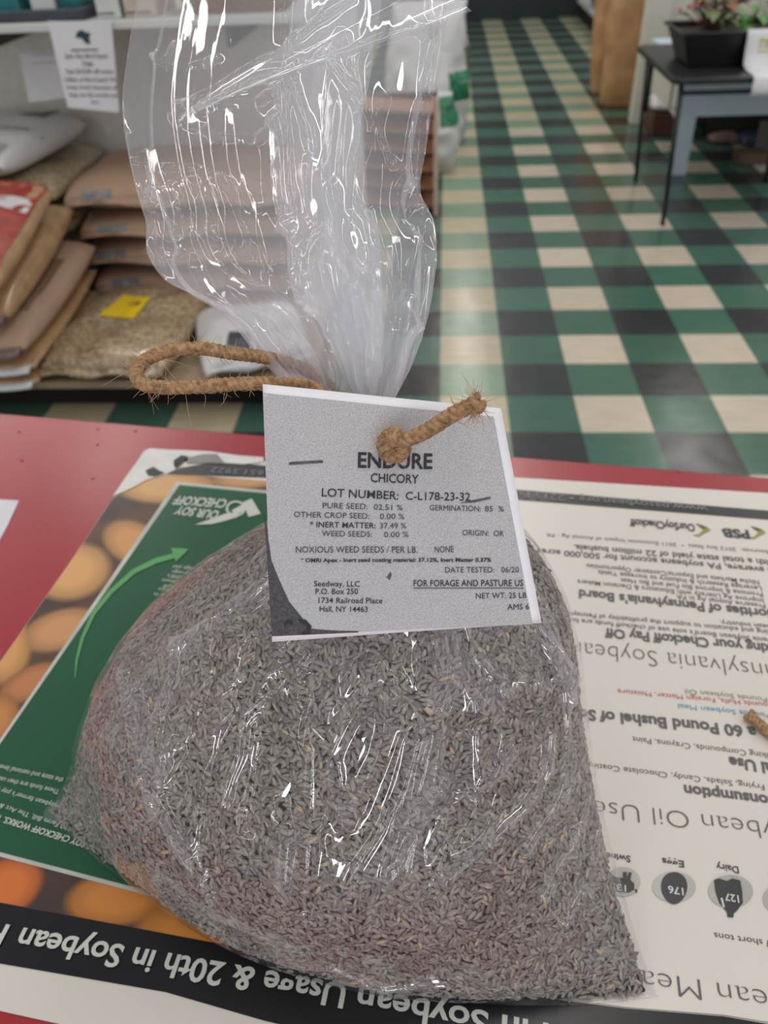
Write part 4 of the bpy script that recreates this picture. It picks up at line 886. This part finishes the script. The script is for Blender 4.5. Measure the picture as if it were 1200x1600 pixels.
def upright_sack(name, label, m, c, w, dpt, h, rz, patches=(), group=None, lean=0.0, seed=0.0, fold=True):
    """filled sack standing on its end: narrow at the foot, bulging, flattening toward its top"""
    t = thing(name, label, 'sack', (c[0], c[1], 0), group); nu, nv = 40, 30; V = []
    for j in range(nv):
        q = j/(nv-1); z = h*q; ww = w/2*(.86+.16*math.sin(math.pi*min(q*1.15, 1))); dd = dpt/2*(.55+.5*math.sin(math.pi*min(max(q, .04)**.75, 1))) if q < .96 else dpt*.18
        for i in range(nu):
            a = 6.2832*i/nu; ca, sa = math.cos(a), math.sin(a)
            x = ww*math.copysign(abs(ca)**.55, ca); y = dd*math.copysign(abs(sa)**.7, sa)
            V.append((x, y+lean*z, z))
    V = np.array(V); r_ = (vnoise(V+seed+20, 6)-.5)*.10+(.5-np.abs(vnoise(V+seed+20, 11)-.5)*2)*.10; V[:, :2] *= (1+r_[:, None]*1.6)
    R = np.array([[math.cos(rz), -math.sin(rz)], [math.sin(rz), math.cos(rz)]]); W_ = V.copy(); W_[:, :2] = V[:, :2]@R.T+np.array(c[:2])
    f = [tuple(x) for x in grid_faces(nv, nu)]+[tuple(range(nu-1, -1, -1)), tuple((nv-1)*nu+i for i in range(nu))]
    mesh_np('body', W_, f, m, t)
    for pname, (a0, a1, z0, z1), pmat in patches:       # patch wrapped on the side between two angles
        na, nz_ = 12, 8; P = []
        for k in range(nz_):
            for i in range(na):
                aa = a0+(a1-a0)*i/(na-1); zz = z0+(z1-z0)*k/(nz_-1); idx = int(round(zz/h*(nv-1)))*nu+int(round(aa/6.2832*nu)) % nu
                j0 = zz/h*(nv-1); jl = min(int(j0), nv-2); fj = j0-jl; i0 = aa/6.2832*nu; il = int(math.floor(i0)); fi_ = i0-il
                g = lambda j, i: W_[j*nu+i % nu]
                p = (g(jl, il)*(1-fi_)+g(jl, il+1)*fi_)*(1-fj)+(g(jl+1, il)*(1-fi_)+g(jl+1, il+1)*fi_)*fj
                o = p[:2]-np.array([c[0], c[1]+lean*zz]); p = p.copy(); p[:2] += o/np.linalg.norm(o)*.004; P.append(p)
        mesh_np(pname, P, [tuple(x) for x in grid_faces(nz_, na, False)], pmat, t)
    return t
M_GRLOGO = pm('green_logo', (44, 142, 98), .35, var=.35, scale=30); M_OLIVE = pm('olive_print', (112, 112, 92), .5, var=.2, scale=60)
upright_sack('feed_sack', 'nearer white sack with green logo standing beside the wooden rack', M_WFILM, (-.11, 5.12, 0), .36, .34, .42, .12, [('green_logo', (4.9, 6.5, .27, .41), M_GRLOGO)], 'white feed sacks', seed=2)
upright_sack('feed_sack', 'farther taller white sack with brown lettering behind the wooden rack', M_WFILM, (-.10, 5.78, 0), .50, .42, .80, .1, [('green_logo', (4.9, 6.0, .28, .44), M_GRLOGO), ('lettering_block', (5.75, 6.25, .44, .56), M_OLIVE)], 'white feed sacks', seed=6)
upright_sack('kraft_sack', 'tall kraft paper sack nearer the white wall end', M_KRAFT, (1.30, 6.66, 0), .27, .34, 1.05, -.1, seed=1, group='kraft paper sacks')
upright_sack('kraft_sack', 'narrow kraft paper sack half hidden behind the taller one', M_KRAFT, (1.27, 7.1, 0), .26, .30, 1.0, -.1, seed=5, group='kraft paper sacks')
ls = thing('low_shelf', 'long low white shelf by the right wall beyond the kraft sacks', 'shelf', (1.9, 9.6, 0))
MB().box((1.56, 7.6, .16), (2.4, 11.2, .20)).build('board', M_WHITE, ls); MB().box((1.62, 7.6, 0), (1.66, 11.2, .16)).build('plinth', pm('dark_plinth', (40, 40, 40), .7), ls)
for k, (y, m, lab) in enumerate(((8.4, pm('pink_bag', (190, 150, 142), .4, var=.2), 'pinkish grey sack on the low shelf behind the kraft sacks'), (9.3, pm('mauve_bag', (140, 124, 124), .4, var=.2), 'mauve sack midway along the low shelf'), (10.3, pm('grey_bag', (120, 116, 116), .4, var=.2), 'dull grey sack at the far end of the low shelf'))):
    o = upright_sack('shelf_sack', lab, m, (1.78, y, 0), .36, .5, .5, 0, seed=k*2, group='sacks on the low shelf'); o.location.z = .201
# glazed front above the far base
structure(MB().box((.2, 11.46, .36), (1.9, 11.5, 2.4)).build('window_1', pm('window_glass_grey', (96, 106, 108), .15, var=.2, scale=2)))
for k, x in enumerate((.2, .78, 1.36)): structure(MB().box((x-.03, 11.42, .36), (x+.03, 11.47, 2.4)).build('trim_%d' % (k+2), M_KICK))

# ------------------------------------------------------------------ black folding table, planter, white desk at right
M_BLKT = pm('black_vinyl', (34, 35, 39), .38, var=.15, scale=40); M_BLKM = pm('black_metal', (16, 17, 18), .35)
tb0 = thing('folding_table', 'black folding card table with thin legs carrying the planter', 'table', (1.42, 4.45, 0))
TX0, TX1, TY0, TY1, TT = 1.02, 1.84, 4.03, 4.93, .66
mb = MB(); rr = .06; ol = []
for cx, cy, a0 in ((TX1-rr, TY1-rr, 0), (TX0+rr, TY1-rr, 90), (TX0+rr, TY0+rr, 180), (TX1-rr, TY0+rr, 270)):
    ol += [(cx+rr*math.cos(math.radians(a0+k*15)), cy+rr*math.sin(math.radians(a0+k*15))) for k in range(7)]
mb.prism(ol, TT-.028, TT); mb.build('tabletop', M_BLKT, tb0, bevel=.008, seg=3)
for (fx, fy), (tx, ty_) in zip(((1.094, 4.06), (1.095, 4.787), (1.80, 4.736), (1.79, 4.06)), ((1.07, 4.07), (1.07, 4.83), (1.79, 4.83), (1.78, 4.07))):
    MB().tube([(fx, fy, 0.0), (tx, ty_, TT-.029)], .0115, 10).build('leg', M_BLKM, tb0, smooth=True)
MB().box((1.07, 4.062, .585), (1.79, 4.075, .603)).build('rail', M_BLKM, tb0)
MB().tube([(1.085, 4.80, .60), (1.088, 4.79, .36)], .017, 10).build('leg_sleeve', M_BLKM, tb0, smooth=True)
MB().tube([(1.072, 4.09, .63), (1.045, 4.12, .63), (1.045, 4.12, .52), (1.075, 4.075, .53)], .004, 6).build('leg_brace', M_BLKM, tb0, smooth=True)
dk = thing('white_desk', 'white painted desk standing behind the black folding table', 'desk', (1.9, 5.3, 0)); M_DESK = pm('desk_white', (196, 212, 224), .4, var=.05, scale=5)
MB().box((1.26, 4.87, .555), (2.4, 5.65, .58)).build('desktop', M_DESK, dk)
MB().box((1.27, 4.88, .31), (2.38, 4.90, .555)).build('front_apron', M_DESK, dk); MB().box((1.27, 4.90, .32), (1.29, 5.63, .555)).build('side_apron', M_CREAM, dk)
for x, y in ((1.265, 4.885), (2.25, 4.885), (2.25, 5.53)): MB().box((x+.045, y, 0), (x+.13, y+.07, .31 if y < 5 else .555)).build('leg', M_DESK, dk)
tag(MB().box((1.36, 5.72, .002), (1.62, 5.98, .14)).build('wooden_crate', M_DBROWN, bevel=.01), 'low dark brown wooden box on the floor behind the desk leg', 'box')
tag(MB().box((1.72, 5.70, .002), (3.2, 6.02, .5)).build('shade_block', pm('desk_shade', (44, 38, 36), .7, var=.2, scale=5), bevel=.01), 'dark block standing in for the shade under the desk', 'shade block')  # dark block put in to paint the shade behind the desk
pillow_bag('plastic_bag', 'bundled white plastic bag on the brown wooden box', 'bag', M_WFILM, (1.47, 5.84, .142), .24, .2, .09, seed=3, lump=.03)
pillow_bag('plastic_bag', 'pinkish packet on the floor under the desk', 'bag', pm('pink_packet', (150, 118, 116), .4, var=.25, scale=30), (1.78, 5.56, .002), .18, .12, .06, seed=6, lump=.02)
pillow_bag('plastic_bag', 'blue plastic bag on the floor right of the pinkish packet', 'bag', pm('blue_film', (66, 78, 112), .3, var=.3, scale=20), (1.96, 5.5, .002), .2, .2, .07, seed=7, lump=.03)
tag(MB().box((1.93, 5.16, .002), (2.15, 5.4, .16)).build('grey_box', pm('grey_card', (128, 124, 118), .7), bevel=.005), 'small grey cardboard box under the right of the desk', 'box')
tag(MB().box((1.74, 5.05, .002), (1.9, 5.2, .06)).build('brown_box', pm('brown_card', (104, 82, 66), .7), bevel=.005), 'small brown cardboard box in front of the grey one', 'box')
pl = thing('planter', 'black plastic planter tray of flowering plants on the folding table', 'planter', (1.42, 4.42, TT))
px0, px1, py0, py1 = 1.14, 1.74, 4.28, 4.56; g_ = .055; zt = TT+.145
mb = MB(); lo = [(px0, py0), (px1, py0), (px1, py1), (px0, py1)]; hi = [(px0-g_, py0-g_*.6), (px1+g_, py0-g_*.6), (px1+g_, py1+g_*.6), (px0-g_, py1+g_*.6)]
V = [(*p, TT+.002) for p in lo]+[(*p, zt) for p in hi]; ins_ = [(p[0]+(.008 if p[0] < 1.4 else -.008), p[1]+(.008 if p[1] < 4.4 else -.008)) for p in hi]; V += [(*p, zt) for p in ins_]+[(*p, zt-.03) for p in ins_]
mb.add(V, [(3, 2, 1, 0)]+[(i+a, (i+1) % 4+a, (i+1) % 4+a+4, i+a+4) for a in (0, 4, 8) for i in range(4)]); mb.build('tray', M_BLKM, pl, bevel=.006)
mb = MB()
for a, b in (((px0-g_-.014, py0-g_*.6-.014), (px1+g_+.014, py0-g_*.6)), ((px0-g_-.014, py1+g_*.6), (px1+g_+.014, py1+g_*.6+.014)), ((px0-g_-.014, py0-g_*.6), (px0-g_, py1+g_*.6)), ((px1+g_, py0-g_*.6), (px1+g_+.014, py1+g_*.6))): mb.box((a[0], a[1], zt-.008), (b[0], b[1], zt+.004))
mb.build('rim', pm('planter_rim', (46, 48, 54), .35), pl, bevel=.003)
mb = MB(); mb.flat([(p[0], p[1], zt-.022) for p in ins_]); mb.build('soil', pm('soil', (58, 42, 34), .9, var=.3, scale=80, bump=.6), pl)
M_LEAF1 = pm('dusty_green_leaf', (128, 142, 98), .5, var=.2, scale=40); M_LEAF2 = pm('bright_green_leaf', (84, 146, 70), .45, var=.2, scale=30); M_RUST = pm('rust_leaf', (176, 112, 74), .55, var=.25, scale=30); M_PETAL = pm('pink_petal', (226, 140, 148), .5, var=.15, scale=60); M_STEM = pm('stem', (108, 84, 58), .7)
def leaf(mb, base, d, L_, w, bend):
    d = Vector(d).normalized(); sdv = d.cross(Vector((0, 0, 1)));  sdv = sdv.normalized() if sdv.length > .1 else Vector((1, 0, 0)); up_ = sdv.cross(d).normalized(); V = []; n = 7
    for i in range(n):
        t = i/(n-1); c = Vector(base)+d*L_*t-Vector((0, 0, 1))*bend*t*t*L_; ww = w*math.sin(math.pi*min(.08+t*.92, .985))**.75*(1-.25*t)
        V += [c-sdv*ww+up_*ww*.3, c, c+sdv*ww+up_*ww*.3]
    mb.add(V, [(i*3+j, (i+1)*3+j, (i+1)*3+j+1, i*3+j+1) for i in range(n-1) for j in range(2)])
def plant(name, label, c, m, nl, L_, w, hgt, group, spread=.09, flowers=0, rust=0, grassy=False):
    t = thing(name, label, 'plant', c, group); mb = MB(); st = MB(); fl_ = MB(); rs = MB()
    for k in range(nl):
        a = random.uniform(0, 6.283); rr = random.uniform(.01, spread); z = random.uniform(.25, 1)*hgt
        b0 = (c[0]+rr*.3*math.cos(a), c[1]+rr*.3*math.sin(a), c[2]); b1 = (c[0]+rr*math.cos(a), c[1]+rr*math.sin(a), c[2]+z)
        st.tube([b0, ((b0[0]+b1[0])/2, (b0[1]+b1[1])/2, c[2]+z*.6), b1], [.003, .0025, .002], 5)
        leaf(rs if k < rust else mb, b1, (math.cos(a), math.sin(a), .5 if not grassy else 1.6), L_*random.uniform(.7, 1.2), w*random.uniform(.8, 1.2), random.uniform(.2, .9))
    for k in range(flowers):
        a = random.uniform(2.2, 4.8); rr = random.uniform(.03, .13); b = Vector((c[0]-.03+rr*math.cos(a), c[1]+rr*math.sin(a), c[2]+random.uniform(.05, hgt*1.1)))
        st.tube([(c[0], c[1], c[2]), tuple(b)], .0018, 4)
        for q in range(5):
            aa = q*1.257+k; leaf(fl_, b, (math.cos(aa), math.sin(aa)*.6-.3, .5+.3*math.sin(aa*2)), .022, .010, .2)
    st.build('stems', M_STEM, t, smooth=True); mb.build('leaves', m, t, smooth=True)
    if rust: rs.build('withered_leaves', M_RUST, t, smooth=True)
    if flowers: fl_.build('blossoms', M_PETAL, t, smooth=True)
plant('begonia', 'pink flowering plant with dusty green leaves at the left of the planter', (1.235, 4.36, zt-.02), M_LEAF1, 46, .075, .034, .20, 'plants in the planter', .12, 16, 9)
plant('green_plant', 'bright green leafy plant right of the flowering one in the planter', (1.43, 4.42, zt-.02), M_LEAF2, 16, .12, .026, .07, 'plants in the planter', .06)
plant('grass_plant', 'grassy plant with upright narrow leaves at the right of the planter', (1.56, 4.40, zt-.02), M_LEAF2, 26, .22, .007, .06, 'plants in the planter', .05, grassy=True)
# price sheet hanging over the planter and the table edge
ps = thing('price_sheet', 'white sheet with yellow green print draped over planter front and table edge', 'sheet', (1.43, 4.1, TT))
prof_ = [(4.235, zt+.008), (4.222, zt-.02), (4.215, TT+.07), (4.20, TT+.02), (4.16, TT+.006), (4.10, TT+.003), (4.03, TT+.003), (4.015, TT-.006), (4.010, TT-.05), (4.012, TT-.075)]
x0_, x1_ = 1.365, 1.585; V = [(x, y, z) for y, z in prof_ for x in np.linspace(x0_, x1_, 6)]
pss = o = mesh_np('sheet', V, [tuple(f) for f in grid_faces(len(prof_), 6, False)], M_PAPER, ps); sm = o.modifiers.new('thick', 'SOLIDIFY'); sm.thickness = .0008
mb = MB()
for k, body in enumerate(('Begonia', '3 for $5', 'tray $12')): letter(mb, body, (1.42, 4.2145+.0015*(2-k)-.004, TT+.105-.022*k), (1.53, 4.2145+.0015*(2-k)-.004, TT+.105-.022*k), .015, (0, .08, 1), .03)
mb.build('lettering', pm('yellow_green_ink', (198, 200, 84), .6), pss)
